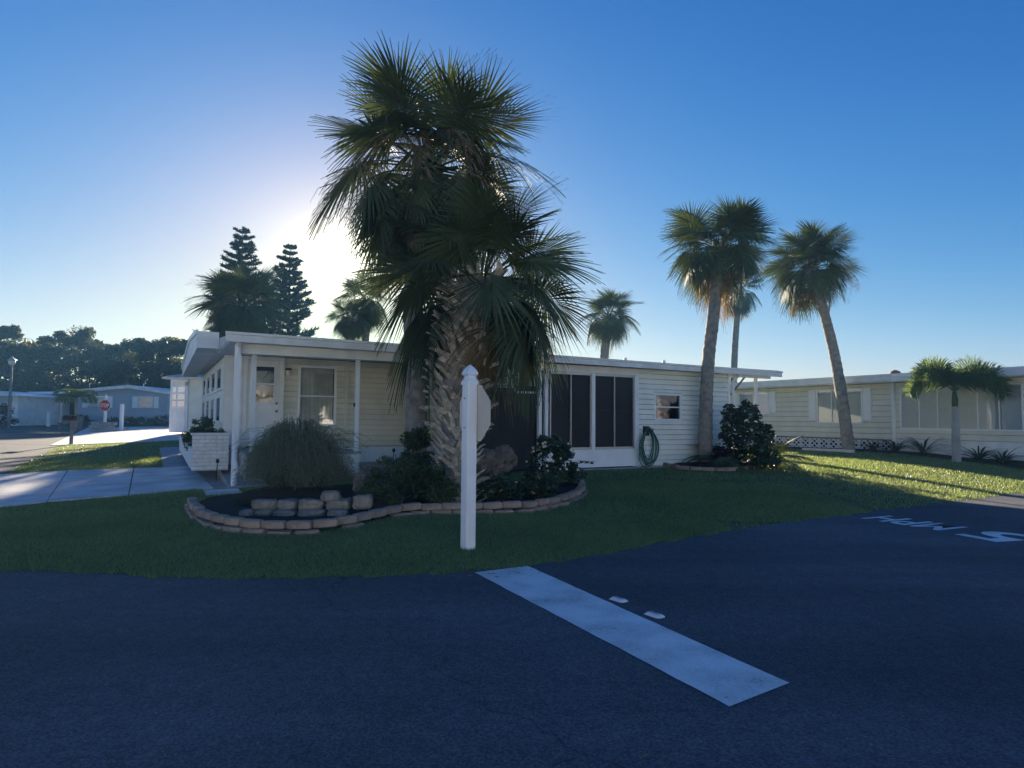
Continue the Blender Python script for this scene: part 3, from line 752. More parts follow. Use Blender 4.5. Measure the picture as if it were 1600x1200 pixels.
# white brick planter along the end wall
pl = empty('brick_planter', tuple(h2w(-.33, 1.2, .42)), HA, 'white painted brick planter stepping down beside the porch', 'planter')
mb = MB().box(-.33, .33, 0.012, .30, -.02, .72).build('pier', 'mortar', pl)
for r in range(9):
    z0 = .0 + r * .076; o = .11 if r % 2 else 0
    cuts = sorted({-.34, .34} | {round(-.34 + o + i * .226, 3) for i in range(0, 4) if -.33 < -.34 + o + i * .226 < .33})
    for a, b in zip(cuts[:-1], cuts[1:]):
        MB().bbox(a + .004, b - .004, -.004, .10, z0 + .005, z0 + .071, .005).build('brick', 'whitebrick', mb)
MB().bbox(-.36, .36, -.02, .32, .69, .735, .008).build('cap', 'whitebrick', pl)
lw = MB().box(-.33, -.20, .30, 8.8, .0, .40).build('low_wall', 'whitebrick', pl)
for r in range(5):
    for i in range(12):
        y0 = .31 + i * .23 + (.11 if r % 2 else 0)
        MB().box(-.342, -.325, y0 + .005, y0 + .222, r * .076 + .005, r * .076 + .07).build('brick', 'whitebrick', lw)
MB().box(-.20, .30, .30, 8.7, .0, .33).build('soil', 'mulch', pl)

# ------------------------------------------------------------------ the neighbouring home on the right
RA = radians(-61.1)
nb_home = empty('neighbour_home', (13.2, 22.0, 0), RA, 'tan sided single storey home with white shutters and blinds, on the lawn at right', 'house')
wl2 = MB().box(-12, 7, .125, .155, .40, .92).build('wall', 'tan', nb_home)
wins = [(-6.80, -5.22, 1.76, 2.73, 2), (-3.02, -1.18, 1.42, 2.72, 3), (0.14, 3.72, 1.25, 2.68, 6)]
lap_wall(wl2, -12, -0.12, .88, 2.84, .20, .01, 'tan', [(a, b, c, d) for a, b, c, d, n in wins])
lap_wall(wl2, 0.0, 7, .92, 2.84, .20, .005, 'tan', [(a, b, c, d) for a, b, c, d, n in wins])
for a, b, c, d, n in wins:
    window(nb_home, a, b, c, d, .0, n, 1, 'vinyl', .05, blind=True)
MB().box(-12, 7, .16, 7.5, .4, 2.9).build('shell', 'dark', nb_home)
for a, b, c, d in ((-7.15, -6.83, 1.85, 2.70), (-5.19, -4.88, 1.85, 2.70), (-3.34, -3.05, 1.55, 2.70), (-1.15, -.85, 1.55, 2.70)):
    s_ = MB().box(a, b, -.045, -.018, c, d).build('shutter', 'vinyl', nb_home)
    mb = MB(); z = c + .06
    while z < d - .05: mb.box(a + .05, b - .05, -.056, -.0455, z, z + .03); z += .05
    tag(mb.build('louvre_panel', 'vinyl', s_), kind='stuff')
MB().bbox(-.115, -.005, -.10, .0, .5, 2.84, .01).build('downspout', 'white', nb_home)
MB().box(-.12, 0, -.016, .03, .88, 2.84).build('corner_trim', 'tan', nb_home)
# starburst blocks of the openwork skirting
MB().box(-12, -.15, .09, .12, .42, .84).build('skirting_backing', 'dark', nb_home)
MB().box(-12, -.15, -.02, .05, .84, .878).build('skirting_rail', 'greywood', nb_home)
blk = MB(); w_ = .39; h_ = .36; t_ = .024
for (a, b) in (((0, 0), (w_, h_)), ((0, h_), (w_, 0)), ((0, h_/2), (w_/2, h_)), ((w_/2, h_), (w_, h_/2)), ((w_, h_/2), (w_/2, 0)), ((w_/2, 0), (0, h_/2))):
    d = Vector((b[0] - a[0], 0, b[1] - a[1])).normalized(); nn = Vector((-d.z, 0, d.x)) * t_/2
    A_ = Vector((a[0], 0, a[1])); B2 = Vector((b[0], 0, b[1]))
    blk.loft([[A_ + nn, A_ - nn, A_ - nn + Vector((0, .06, 0)), A_ + nn + Vector((0, .06, 0))], [B2 + nn, B2 - nn, B2 - nn + Vector((0, .06, 0)), B2 + nn + Vector((0, .06, 0))]])
blk.box(0, w_, -.003, .062, -.01, .012).box(0, w_, -.003, .062, h_ - .010, h_ + .008).box(0, .015, -.002, .061, .015, h_ - .015).box(w_ - .015, w_, -.002, .061, .015, h_ - .015)
bme = blk.mesh('openwork_block', 'vinyl')
for i in range(24):
    x = -.18 - (i + 1) * .397
    link('openwork_block', bme, nb_home, Matrix.Translation((x, .0, .47)))
MB().box(0.0, 7, -.01, .04, .40, .92).build('white_skirting', 'white', nb_home)
rf2 = MB().prism([(-.55, 2.93), (-.55, 3.02), (3.8, 3.32), (8, 3.0), (8, 2.9)], 'x', -12.4, 7.2).build('roof', 'roofm', nb_home)
MB().box(-12.4, .25, -.60, -.55, 2.88, 3.06).build('fascia', 'fascia', rf2)
MB().box(.25, 7.2, -.66, -.56, 2.86, 3.05).build('gutter', 'white', rf2)
MB().box(-12.4, 7.2, -.62, -.50, 3.062, 3.12).build('drip_edge', 'white', rf2)
MB().box(-12.3, 7.1, -.54, .02, 2.85, 2.875).build('soffit', 'white', nb_home)
MB().lathe([(.14, 0), (.16, .1), (.2, .12), (.17, .22), (.05, .28)], 12, (-.7, 1.2, 3.1)).build('roof_vent', 'terracotta', rf2, True)
for x in (-5.3, -2.1): MB().tube([(x, -.5, 2.86), (x + .1, -.02, 2.68)], .03, 6).build('bracket', 'white', nb_home)

# ================================================================== PALMS
def frond_mesh(name, e_deg, seed, material, bl=0.56, pet=0.46, N=58, thmax=2.45, droop=None):
    """a costapalmate fan leaf of overall length 1, growing along +x at elevation e, tips pulled down by their weight"""
    r = random.Random(seed); e = radians(e_deg)
    if droop is None: droop = (0.05 if e_deg > 35 else .12 if e_deg > 0 else .2) + r.uniform(-.02, .06)
    bend = (0.12 if e_deg > 35 else .28) + r.uniform(0, .2)
    mb = MB(); p = Vector((0, 0, 0)); ang = e; pts = [p.copy()]
    for i in range(6):
        ang = e - bend * ((i + .5) / 6) ** 1.5
        p = p + Vector((cos(ang), 0, sin(ang))) * pet / 6; pts.append(p.copy())
    mb.tube(pts, [.016, .013, .011, .010, .009, .008, .007], 5)
    cos_pts = []; q = p.copy(); a2 = ang; K = 8
    for i in range(K + 1):
        cos_pts.append((q.copy(), a2))
        a2 -= ((.35 if e_deg > 20 else .7) + .25 * r.random()) / K; q = q + Vector((cos(a2), 0, sin(a2))) * .26 / K
    mb.tube([c[0] for c in cos_pts], [.007, .006, .0055, .005, .0045, .004, .003, .002, .001], 4)
    dth = 2 * thmax / (N - 1)
    for i in range(N):
        th = -thmax + dth * i + r.uniform(-.02, .02); c = max(0.0, 1 - abs(th) / thmax)
        k = c ** .9 * K; k0 = min(K - 1, int(k)); f = k - k0
        att = cos_pts[k0][0].lerp(cos_pts[k0 + 1][0], f); aa = cos_pts[k0][1] * (1 - f) + cos_pts[k0 + 1][1] * f
        T = Vector((cos(aa), 0, sin(aa))); n = Vector((-sin(aa), 0, cos(aa))); sd = Vector((0, 1, 0))
        d = T * cos(th * .88) + sd * sin(th * .88) - n * .18 * abs(sin(th)) * (1 if e_deg < 20 else .3); d.normalize()
        L = bl * (1 - .28 * (abs(th) / thmax) ** 2) * r.uniform(.88, 1.1) * (0.78 + .22 * (1 - c) + .0)
        dr = droop * r.uniform(.7, 1.5); cu = r.uniform(-.05, .05)
        pv = n.cross(d).normalized()
        prev = None
        for s, wk in ((0, .10), (.42, 1.04), (.66, .92), (.86, .44), (1.0, .2), (1.16, .03)):
            pp = att + d * L * s - Vector((0, 0, 1)) * dr * L * s ** 2.6 + pv * cu * L * s * s
            w = L * .42 * dth * .5 * wk + .0012
            o = len(mb.v); mb.v += [tuple(pp - pv * w), tuple(pp + pv * w + n * .004)]
            if prev is not None: mb.f.append((prev, prev + 1, o + 1, o))
            prev = o
    return mb.mesh(name, material)

FRONDS = {}
BINS = [82, 64, 46, 28, 10, -8, -28, -50, -70]
for b in BINS:
    FRONDS[b] = [frond_mesh('frond', b, 100 + b * 3 + k, 'frond') for k in range(2)]
DRY = {b: frond_mesh('dry_frond', b, 300 + b, 'dryfrond', droop=.5) for b in (-28, -50, -70, -84)}

def stalk_mesh(seed):
    """long arching flower stalk with fine hanging twigs"""
    r = random.Random(seed); mb = MB(); pts = []; a = radians(38); p = Vector((0, 0, 0))
    for i in range(14):
        pts.append(p.copy()); a -= .155; p = p + Vector((cos(a), 0, sin(a))) * .088
    mb.tube(pts, [.008 - .0005 * i for i in range(14)], 4)
    for i in range(4, 14):
        for k in range(7):
            q = pts[i] + Vector((r.uniform(-.03, .03), 0, 0)); az = r.uniform(0, 2*pi); l = r.uniform(.08, .22)
            e1 = q + Vector((cos(az) * l * .5, sin(az) * l * .5, -l * .25)); e2 = e1 + Vector((cos(az) * l * .3, sin(az) * l * .3, -l * .6))
            w = Vector((0, .0022, .0012))
            mb.add([q - w, q + w, e1 + w, e1 - w, e2 + w * .4, e2 - w * .4], [(0, 1, 2, 3), (3, 2, 4, 5)])
            for _ in range(3):
                s = e1.lerp(e2, r.random()); t = s + Vector((r.uniform(-.05, .05), r.uniform(-.05, .05), -r.uniform(.02, .07)))
                mb.add([s - w * .7, s + w * .7, t], [(0, 1, 2)])
    return mb.mesh('flower_stalk', 'stalk')
STALKS = [stalk_mesh(k) for k in range(3)]

def trunk_tube(pts, rad, n=16, rough=.012, seed=1, rings=.10):
    """trunk whose surface swells and pinches a little at every old leaf scar"""
    r = random.Random(seed); P = [Vector(p) for p in pts]
    L = sum((P[i+1] - P[i]).length for i in range(len(P) - 1)); k = max(12, int(L / rings)); out = []; R = []
    for j in range(k + 1):
        u = j / k * (len(P) - 1); i = min(int(u), len(P) - 2); f = u - i
        # Catmull-Rom
        p0, p1, p2, p3 = P[max(i-1, 0)], P[i], P[i+1], P[min(i+2, len(P)-1)]
        q = 0.5 * ((2*p1) + (p2 - p0) * f + (2*p0 - 5*p1 + 4*p2 - p3) * f*f + (3*p1 - p0 - 3*p2 + p3) * f**3)
        out.append(q); R.append((rad[i] * (1 - f) + rad[i+1] * f) * (1 + r.uniform(-.035, .035)) + (rough if j % 2 else 0))
    mb = MB().tube(out, R, n)
    for i, v in enumerate(mb.v):
        mb.v[i] = (v[0] + r.uniform(-rough, rough) * .5, v[1] + r.uniform(-rough, rough) * .5, v[2])
    return mb, out, R

def palm(label, pts, rad, R, n, seed, group=None, name='cabbage_palm', emax=84, emin=-62, dry=0, stalks=0, squash=1.0, extra=(), cr=.10, pack=1.0, clear=None):
    r = random.Random(seed); base = Vector(pts[0]); top = Vector(pts[-1])
    root = empty(name, tuple(base), 0, label, 'palm tree', group)
    mb, cl, rr_ = trunk_tube([Vector(p) - base for p in pts], rad, seed=seed)
    mb.build('trunk', 'trunk', root, True)
    t = top - base
    # leaf bases bunched under the crown
    bm = MB(); rt = rad[-1]
    for i in range(16):
        a = i * 2.4; z = -.30 + .3 * (i / 16); o = Vector((cos(a), sin(a), 0))
        bm.tube([t + o * rt * .8 + Vector((0, 0, z - .12)), t + o * rt * 1.25 + Vector((0, 0, z + .05)), t + o * (rt * 1.7) + Vector((0, 0, z + .24))], [.05, .045, .02], 5)
    tag(bm.build('leaf_bases', 'bootm', root), kind='stuff')
    for i in range(n):
        u = (i + .5) / n
        e = emax - (emax - emin) * u ** pack + r.uniform(-7, 7); az = i * 2.39996 + r.uniform(-.25, .25)
        if clear is not None and e < clear and sin(az) < -.55:       # the side towards the road has been pruned
            az = -az; e = max(e, -20)
        b = min(BINS, key=lambda q: abs(q - e))
        s = R * (1.02 if e > 0 else .95) * r.uniform(.86, 1.08)
        mt = Matrix.Translation(t + Vector((cos(az) * cr * R * .3, sin(az) * cr * R * .3, -.25 * u * R * .5 + .05))) @ Matrix.Rotation(az, 4, 'Z') @ Matrix.Rotation(r.uniform(-.6, .6) * (1 if e > 0 else .5), 4, 'X') @ Matrix.Diagonal((s, s, s * squash, 1))
        link('frond', FRONDS[b][i % 2], root, mt)
    for (az, e, s) in extra:
        b = min(BINS, key=lambda q: abs(q - e))
        link('frond', FRONDS[b][0], root, Matrix.Translation(t + Vector((0, 0, -.1))) @ Matrix.Rotation(az, 4, 'Z') @ Matrix.Diagonal((s, s, s, 1)))
    for i in range(dry):
        az = r.uniform(0, 2*pi) if i else radians(-12); b = r.choice([-50, -70, -84]); s = R * r.uniform(.7, .95)
        link('dry_frond', DRY[b], root, Matrix.Translation(t + Vector((0, 0, -.15))) @ Matrix.Rotation(az, 4, 'Z') @ Matrix.Diagonal((s, s, s, 1)))
    for i in range(stalks):
        az = i * 2.2 + r.uniform(-.3, .3); s = R * r.uniform(.95, 1.2)
        link('flower_stalk', STALKS[i % 3], root, Matrix.Translation(t + Vector((0, 0, .1))) @ Matrix.Rotation(az, 4, 'Z') @ Matrix.Diagonal((s, s, s, 1)))
    return root, cl, rr_

# tall palm at the back of the bed
YA = 11.3
a0 = gat(650, YA); a0.z -= .1
pa = [a0, at(651, 600, YA), at(645, 480, YA), at(655, 360, YA), at(668, 262, YA)]
palm('tallest palm, slim trunk rising from the planting bed before the sun', pa, [.19, .19, .17, .155, .16], 1.92, 52, 11, emin=-42, stalks=9, dry=2, pack=.9, clear=-12)
# shaggy palm whose trunk still carries its split leaf bases
YB = 10.4
b0 = gat(716, YB); b0.z -= .08
pb = [b0, at(716, 690, YB), at(718, 600, YB), at(735, 510, YB), at(752, 440, YB)]
rootB, clB, rB = palm('shorter shaggy palm with criss-cross leaf bases on its thick trunk', pb, [.20, .25, .30, .30, .22], 1.72, 44, 23, emax=76, emin=-36, dry=3, clear=12,
                      extra=[(radians(-20), -28, 1.8), (radians(-2), -50, 1.8), (radians(10), -28, 1.9), (radians(175), -8, 2.0), (radians(190), -28, 1.9), (radians(-30), -28, 1.75), (radians(20), -8, 1.9)])
def boot_mesh(seed):
    r = random.Random(seed); mb = MB()
    for sg in (-1, 1):
        rings = []
        for s, out, lat, w, th in ((0, -.02, .03, .06, .028), (.08, .05, .055, .058, .028), (.17, .12, .115, .048, .020), (.25, .18, .18, .044, .015), (.30, .20 + r.uniform(0, .06), .225, .034, .010)):
            lat *= sg * r.uniform(.9, 1.15)
            rings.append([(out + th, lat - w, s), (out + th, lat + w, s), (out - th, lat + w * .9, s), (out - th, lat - w * .9, s)])
        if sg > 0: rings = [list(reversed(q)) for q in rings]
        mb.loft(rings)
    return mb.mesh('boot', 'bootm')
BOOTS = [boot_mesh(k) for k in range(4)]
trB = [c for c in rootB.children if c.name.startswith('trunk')][0]
rr = random.Random(9); i = 0; nC = len(clB); z = 0.2
for i in range(150):
    u = (i + .5) / 150; k = u * (nC - 2); k0 = int(k); f = k - k0
    c = clB[k0].lerp(clB[k0 + 1], f); R_ = rB[k0] * (1 - f) + rB[k0 + 1] * f
    az = i * 2.39996 + rr.uniform(-.15, .15); s = (.72 + .5 * u) * rr.uniform(.85, 1.15)
    mt = Matrix.Translation(c + Vector((cos(az) * R_ * .9, sin(az) * R_ * .9, -.1))) @ Matrix.Rotation(az, 4, 'Z') @ Matrix.Rotation(rr.uniform(-.6, .6), 4, 'X') @ Matrix.Rotation(rr.uniform(-.05, .3), 4, 'Y') @ Matrix.Diagonal((s, s, s, 1))
    link('boot', BOOTS[i % 4], trB, mt)

# palms on the right lawn
r1 = gat(1101, 17.4); r1.z -= .1
palm('palm with a straight grey trunk growing against the cream siding', [r1, at(1103, 640, 17.4), at(1107, 560, 17.4), at(1116, 480, 17.4), at(1124, 388, 17.4)], [.19, .175, .16, .16, .15], 1.46, 54, 31, emax=82, emin=-32, dry=2, squash=.95, clear=-15)
r2 = gat(1326, 22.4); r2.z -= .1
palm('palm with a leaning trunk in front of the shuttered window', [r2, at(1318, 640, 22.4), at(1305, 560, 22.4), at(1288, 490, 22.4), at(1268, 418, 22.4)], [.20, .185, .17, .155, .145], 1.52, 50, 37, emax=82, emin=-30, dry=3, clear=-15, stalks=4)
r3 = gat(1144, 46)
palm('distant thin palm seen between the two palms of the right lawn', [r3, at(1146, 600, 46), at(1149, 530, 46), at(1155, 455, 46)], [.25, .24, .22, .20], 1.75, 30, 41, emax=78, emin=-64, dry=6)
r4 = gat(941, 33)
palm('round headed palm rising behind the screen room roof', [r4, at(943, 580, 33), at(947, 530, 33), at(951, 495, 33)], [.24, .22, .22, .24], 1.5, 42, 43, emax=82, emin=-30, dry=1)
r5 = gat(374, 30)
palm('broad dark palm behind the left end of the roof', [r5, at(375, 580, 30), at(376, 520, 30), at(377, 480, 30)], [.30, .28, .28, .28], 2.1, 56, 47, emax=84, emin=-66, dry=3, stalks=3)
r6 = gat(548, 31)
palm('small palm beside the sun glare, left of a twin trunk', [r6, at(548, 590, 31), at(548, 535, 31), at(546, 497, 31)], [.22, .2, .2, .24], 1.15, 32, 53, emax=80, emin=-60)
r7 = gat(572, 33)
palm('small palm behind the roof, its trunk close by a second one', [r7, at(572, 590, 33), at(571, 530, 33), at(572, 470, 33)], [.22, .2, .19, .22], 1.5, 34, 59, emax=80, emin=-64, dry=2)

# feather-leaved palms
def plume_mesh(e_deg, seed, material, plumose=True, n=46):
    r = random.Random(seed); mb = MB(); p = Vector((0, 0, 0)); a = radians(e_deg); pts = []; an = []
    for i in range(15):
        pts.append(p.copy()); an.append(a); a -= (.05 + .017 * i) * (1.0 if e_deg > 20 else .8); p = p + Vector((cos(a), 0, sin(a))) / 14
    mb.tube(pts, [.014 - .0009 * i for i in range(15)], 5)
    for i in range(n):
        u = .16 + .84 * i / n; k = u * 14; k0 = min(13, int(k)); f = k - k0
        q = pts[k0].lerp(pts[k0 + 1], f); aa = an[k0]
        T = Vector((cos(aa), 0, sin(aa))); N = Vector((-sin(aa), 0, cos(aa)))
        for m_ in range(4 if plumose else 2):
            ph = (m_ * pi / 2 + .6 * (i % 3) + r.uniform(-.3, .3)) if plumose else (m_ * pi + r.uniform(-.25, .15))
            o = Vector((0, cos(ph), 0)) + N * sin(ph); L = (.33 if plumose else .30) * (sin(pi * min(1, u * .9 + .05)) * .75 + .25) * r.uniform(.85, 1.1)
            d = (T * .55 + o).normalized(); w = (T * .011)
            e1 = q + d * L * .55 - Vector((0, 0, .03 * L)); e2 = q + d * L - Vector((0, 0, .28 * L))
            mb.add([q - w * .5, q + w * .5, e1 + w, e1 - w, e2], [(0, 1, 2, 3), (3, 2, 4)])
    return mb.mesh('frond', material)
fx0 = gat(1493, 19.2); fx0.z -= .05
fox = empty('foxtail_palm', tuple(fx0), 0, 'young foxtail palm with bushy plumes before the wide blind-hung window', 'palm tree')
Y = 19.2
tb, cl_, r__ = trunk_tube([Vector((0, 0, 0)), at(1493, 670, Y) - fx0, at(1492, 635, Y) - fx0], [.125, .10, .075], rough=.004, seed=2)
tb.build('trunk', 'concrete2', fox, True)
topf = at(1491, 612, Y) - fx0
MB().tube([at(1492, 636, Y) - fx0, at(1492, 625, Y) - fx0, topf], [.08, .085, .05], 12).build('crownshaft', 'strap', fox, True)
PL = {e: plume_mesh(e, 60 + e, 'foxleaf') for e in (80, 64, 46)}
for az, e, s in ((185, 80, 1.6), (10, 80, 1.65), (205, 64, 1.6), (-15, 46, 1.7), (175, 46, 1.65), (235, 64, 1.35), (305, 64, 1.4), (60, 64, 1.5), (120, 64, 1.5), (335, 64, 1.65), (350, 64, 1.5), (150, 80, 1.5)):
    link('frond', PL[e], fox, Matrix.Translation(topf) @ Matrix.Rotation(radians(az), 4, 'Z') @ Matrix.Diagonal((s, s, s, 1)))
MB().tube([topf, topf + Vector((.0, 0, .6)), topf + Vector((.02, 0, 1.05))], [.015, .009, .002], 5).build('spear_leaf', 'foxleaf', fox)
lp0 = gat(117, 41)
lfp = empty('small_palm', tuple(lp0), 0, 'small arching palm standing before the blue house', 'palm tree')
MB().tube([(0, 0, -.1), (.03, 0, 1.2), (0, 0, 2.1)], [.12, .09, .10], 8).build('trunk', 'trunk', lfp, True)
PL2 = [plume_mesh(e, 80 + e, 'foxleaf', False, 40) for e in (62, 40)]
for i in range(22):
    link('frond', PL2[i % 2], lfp, Matrix.Translation((0, 0, 2.1)) @ Matrix.Rotation(i * 2.4, 4, 'Z') @ Matrix.Diagonal((1.55, 1.55, 1.55, 1)))

# ================================================================== OTHER TREES
def leaf_cloud(centres, radii, per, size, seed, aspect=.55):
    """small four-cornered leaves scattered through clumps"""
    g = np.random.default_rng(seed); C = np.repeat(np.array(centres, float), per, 0); Rr = np.repeat(np.array(radii, float), per, 0)
    n = len(C); d = g.normal(size=(n, 3)); d /= np.linalg.norm(d, axis=1)[:, None]; rad = g.random(n) ** .5
    P = C + d * Rr * rad[:, None]
    u = g.normal(size=(n, 3)); u[:, 2] *= .6; u /= np.linalg.norm(u, axis=1)[:, None]
    w = np.cross(u, g.normal(size=(n, 3))); w /= np.linalg.norm(w, axis=1)[:, None]
    s = (size * g.uniform(.6, 1.35, n))[:, None]
    V = np.stack([P - u * s, P + w * s * aspect, P + u * s, P - w * s * aspect], 1).reshape(-1, 3)
    F = np.arange(n * 4).reshape(n, 4)
    return V, F

def oak(label, px, Y, top_py, halfw, seed, group):
    b = gat(px, Y); hgt = at(px, top_py, Y).z - b.z; r = random.Random(seed)
    root = empty('oak_tree', tuple(b), 0, label, 'tree', group)
    mb = MB().tube([(0, 0, -.2), (.1, 0, hgt * .2), (.2, .1, hgt * .42)], [.38, .28, .2], 8)
    cents = []; rads = []
    for i in range(9):
        a = i * 2.4 + r.random(); q = Vector((cos(a) * halfw * .6, sin(a) * halfw * .6, hgt * r.uniform(.45, .85)))
        mb.tube([(.1, 0, hgt * .25), (q.x * .5, q.y * .5, hgt * .42), tuple(q)], [.14, .09, .03], 5)
    for i in range(52):
        a = r.uniform(0, 2*pi); z = r.uniform(.04, .93); ww = halfw * (1.0 if z < .55 else sqrt(max(.02, 1 - ((z - .55) / .45) ** 2))) * r.uniform(.35, 1.0)
        cents.append((cos(a) * ww, sin(a) * ww, hgt * z)); s = r.uniform(.55, 1.2); rads.append((s * 1.25, s * 1.25, s * .8))
    for i in range(7):
        a = r.uniform(0, 2*pi); ww = halfw * r.uniform(0, .6); cents.append((cos(a) * ww, sin(a) * ww, hgt * r.uniform(.86, .97))); rads.append((.7, .7, .5))
    mb.build('trunk', 'bark', root, True)
    V, F = leaf_cloud(cents, rads, 230, .18, seed)
    link('crown', npmesh('crown', V, F, 'oakleaf'), root)
for px, Y, tp, hw, wd in ((-4, 66, 506, 3.2, 'leafy oak at the picture edge behind the street lamp'), (38, 74, 531, 3.4, 'lower oak just right of the street lamp'),
                      (84, 76, 522, 3.4, 'oak behind the left part of the porch of the blue house'), (128, 72, 513, 4.0, 'tallest broad oak above the blue house'),
                      (168, 76, 535, 3.2, 'oak above the stop sign behind the blue house'), (212, 72, 530, 3.3, 'oak above the ridge of the blue house'),
                      (254, 74, 527, 3.5, 'oak above the small white house'), (294, 70, 530, 3.0, 'oak half hidden by the gable overhang'), (332, 78, 545, 3.2, 'oak behind the gable end of the mobile home')):
    oak(wd, px, Y, tp, hw, 500 + px, 'oaks behind the blue house')

def norfolk(label, px, Y, top_py, halfw, seed, bare=0.0):
    b = gat(px, Y); hgt = at(px, top_py, Y).z - b.z; r = random.Random(seed)
    root = empty('norfolk_pine', tuple(b), 0, label, 'tree')
    MB().tube([(0, 0, -.2), (.05, 0, hgt * .5), (0, 0, hgt)], [.26, .16, .02], 8).build('trunk', 'bark', root, True)
    mb = MB(); z = hgt * .28; 
    while z < hgt - .15:
        u = (hgt - z) / (hgt * .72); L0 = halfw * min(1, u ** .75 + .08)
        for k in range(7):
            if r.random() < .15: continue
            az = k * pi / 3.5 + r.uniform(-.3, .3) + z; L = L0 * r.uniform(.6, 1.12); rise = r.uniform(.05, .30)
            pts = [Vector((cos(az) * L * s, sin(az) * L * s, z + L * (rise * s + .16 * s * s))) for s in (0, .25, .5, .75, 1)]
            mb.tube(pts, [.03, .025, .02, .015, .008], 4)
            for j in range(26):
                s = .12 + .88 * j / 25; q = pts[min(3, int(s * 4))].lerp(pts[min(3, int(s * 4)) + 1], s * 4 - min(3, int(s * 4)))
                for _ in range(9):
                    d = Vector((cos(az) * .6 + r.uniform(-.7, .7), sin(az) * .6 + r.uniform(-.7, .7), r.uniform(-.1, .9))).normalized() * r.uniform(.2, .42) * min(1, .55 + u)
                    w = d.cross(Vector((r.uniform(-1, 1), r.uniform(-1, 1), r.uniform(-1, 1)))).normalized() * .032
                    mb.add([q - w, q + w, q + d + w * .5, q + d - w * .5], [(0, 1, 2, 3)])
        z += hgt * .035 * r.uniform(.8, 1.15)
    mb.build('crown', 'needle', root)
norfolk('taller dense Norfolk pine behind the broad dark palm', 370, 46, 357, 3.0, 5)
norfolk('ragged Norfolk pine with upswept branches nearer the sun', 446, 44, 384, 2.3, 8)

# ================================================================== GARDEN
def rock(sx, sy, sz, seed, blocky=.55, nl=12, nm=18, amp=1.0):
    """weathered stone: a blocky ball pushed in and out by layered noise"""
    from mathutils import noise
    r = random.Random(seed); mb = MB(); off = Vector((r.uniform(-50, 50), r.uniform(-50, 50), r.uniform(-50, 50)))
    rings = []
    for i in range(nl + 1):
        t = -pi/2 + pi * i / nl; t = max(-pi/2 + .05, min(pi/2 - .05, t)); row = []
        for j in range(nm):
            p = 2*pi*j/nm; v = Vector((cos(t) * cos(p), cos(t) * sin(p), sin(t)))
            q = Vector([math.copysign(abs(c) ** blocky, c) for c in v])
            k = 1 + amp * (.20 * noise.noise(v * 1.3 + off) + .14 * noise.noise(v * 2.9 + off) + .09 * noise.noise(v * 6.5 + off))
            row.append((q.x * sx * k, q.y * sy * k, q.z * sz * k))
        rings.append(row)
    mb.loft(rings); return mb

edg = empty('garden_edging', (0, 0, 0), 0, 'curving double row of reddish edging blocks round the front planting bed', 'garden edging')
BME = [MB().bbox(-.147, .147, -.06, .06, 0, .095, .014).mesh('edging_block', 'edging') for _ in range(1)]
# uneven copies of the block
for k in range(3):
    r = random.Random(k); mb = MB().bbox(-.147, .147, -.062, .062, 0, .095, .016)
    mb.v = [(x + r.uniform(-.006, .006), y + r.uniform(-.007, .007), z + r.uniform(-.006, .006)) for x, y, z in mb.v]
    BME.append(mb.mesh('edging_block', 'edging'))
def walk(pts, step):
    P = [Vector((p.x, p.y, 0)) for p in pts]; out = []; acc = 0.0; i = 0; cur = P[0].copy()
    need = step / 2
    while i < len(P) - 1:
        seg = P[i+1] - cur; L = seg.length
        if L >= need:
            cur = cur + seg.normalized() * need; d = (P[i+1] - P[i]).normalized(); out.append((cur.copy(), atan2(d.y, d.x))); need = step
        else: need -= L; i += 1; cur = P[i].copy()
    return out
rr = random.Random(12)
for k, (p, a) in enumerate(walk(BED, .302)):
    z = H(p.x, p.y)
    link('edging_block', BME[rr.randrange(4)], edg, Matrix.Translation((p.x, p.y, z + .065 + rr.uniform(-.008, .012))) @ Matrix.Rotation(a + rr.uniform(-.07, .07), 4, 'Z') @ Matrix.Rotation(rr.uniform(-.03, .03), 4, 'Y'))
for k, (p, a) in enumerate(walk(BED[:-2], .31)):
    if rr.random() < .12: continue
    o = Vector((sin(a), -cos(a), 0)) * rr.uniform(.02, .06); z = H(p.x, p.y)
    link('edging_block', BME[rr.randrange(4)], edg, Matrix.Translation((p.x + o.x, p.y + o.y, z - .035 + rr.uniform(-.02, .01))) @ Matrix.Rotation(a + rr.uniform(-.1, .1), 4, 'Z'))

sw = empty('stone_wall', (0, 0, 0), 0, 'low dry wall of rounded field stones in front of the feathery shrub', 'stone wall')
YS = 9.05
top_row = [(395, 434, 779, 797), (436, 466, 779, 797), (468, 506, 778, 797), (509, 549, 778, 797), (552, 582, 772, 796)]
low_row = [(378, 399, 795, 806), (400, 428, 795, 807), (430, 463, 796, 807), (465, 510, 795, 807), (512, 545, 795, 806)]
for n_, (row, Yr) in enumerate(((top_row, YS), (low_row, YS - .10))):
    for k, (x0, x1, y0, y1) in enumerate(row):
        c = at((x0 + x1) / 2, (y0 + y1) / 2, Yr + .03 * (k % 2)); s = .00905
        w = (x1 - x0) * s / 2; h = (y1 - y0) * s / 2
        rock(w * .95, .12, h * .86, 40 + k + 10 * n_, .42).build('stone', 'stone', sw).matrix_basis = Matrix.Translation(c) @ Matrix.Rotation(rr.uniform(-.15, .15), 4, 'Z')
c = at(518, 775, YS + .05); rock(.13, .10, .07, 77, .5).build('stone', 'stone', sw).matrix_basis = Matrix.Translation(c)
# earth held up behind the stones
mb = rock(1.15, .75, .30, 5, .8, 8, 20, .4); o = mb.build('raised_soil', 'mulch', mulch, True); q = at(480, 790, 10.2); o.location = (q.x, q.y, .12)

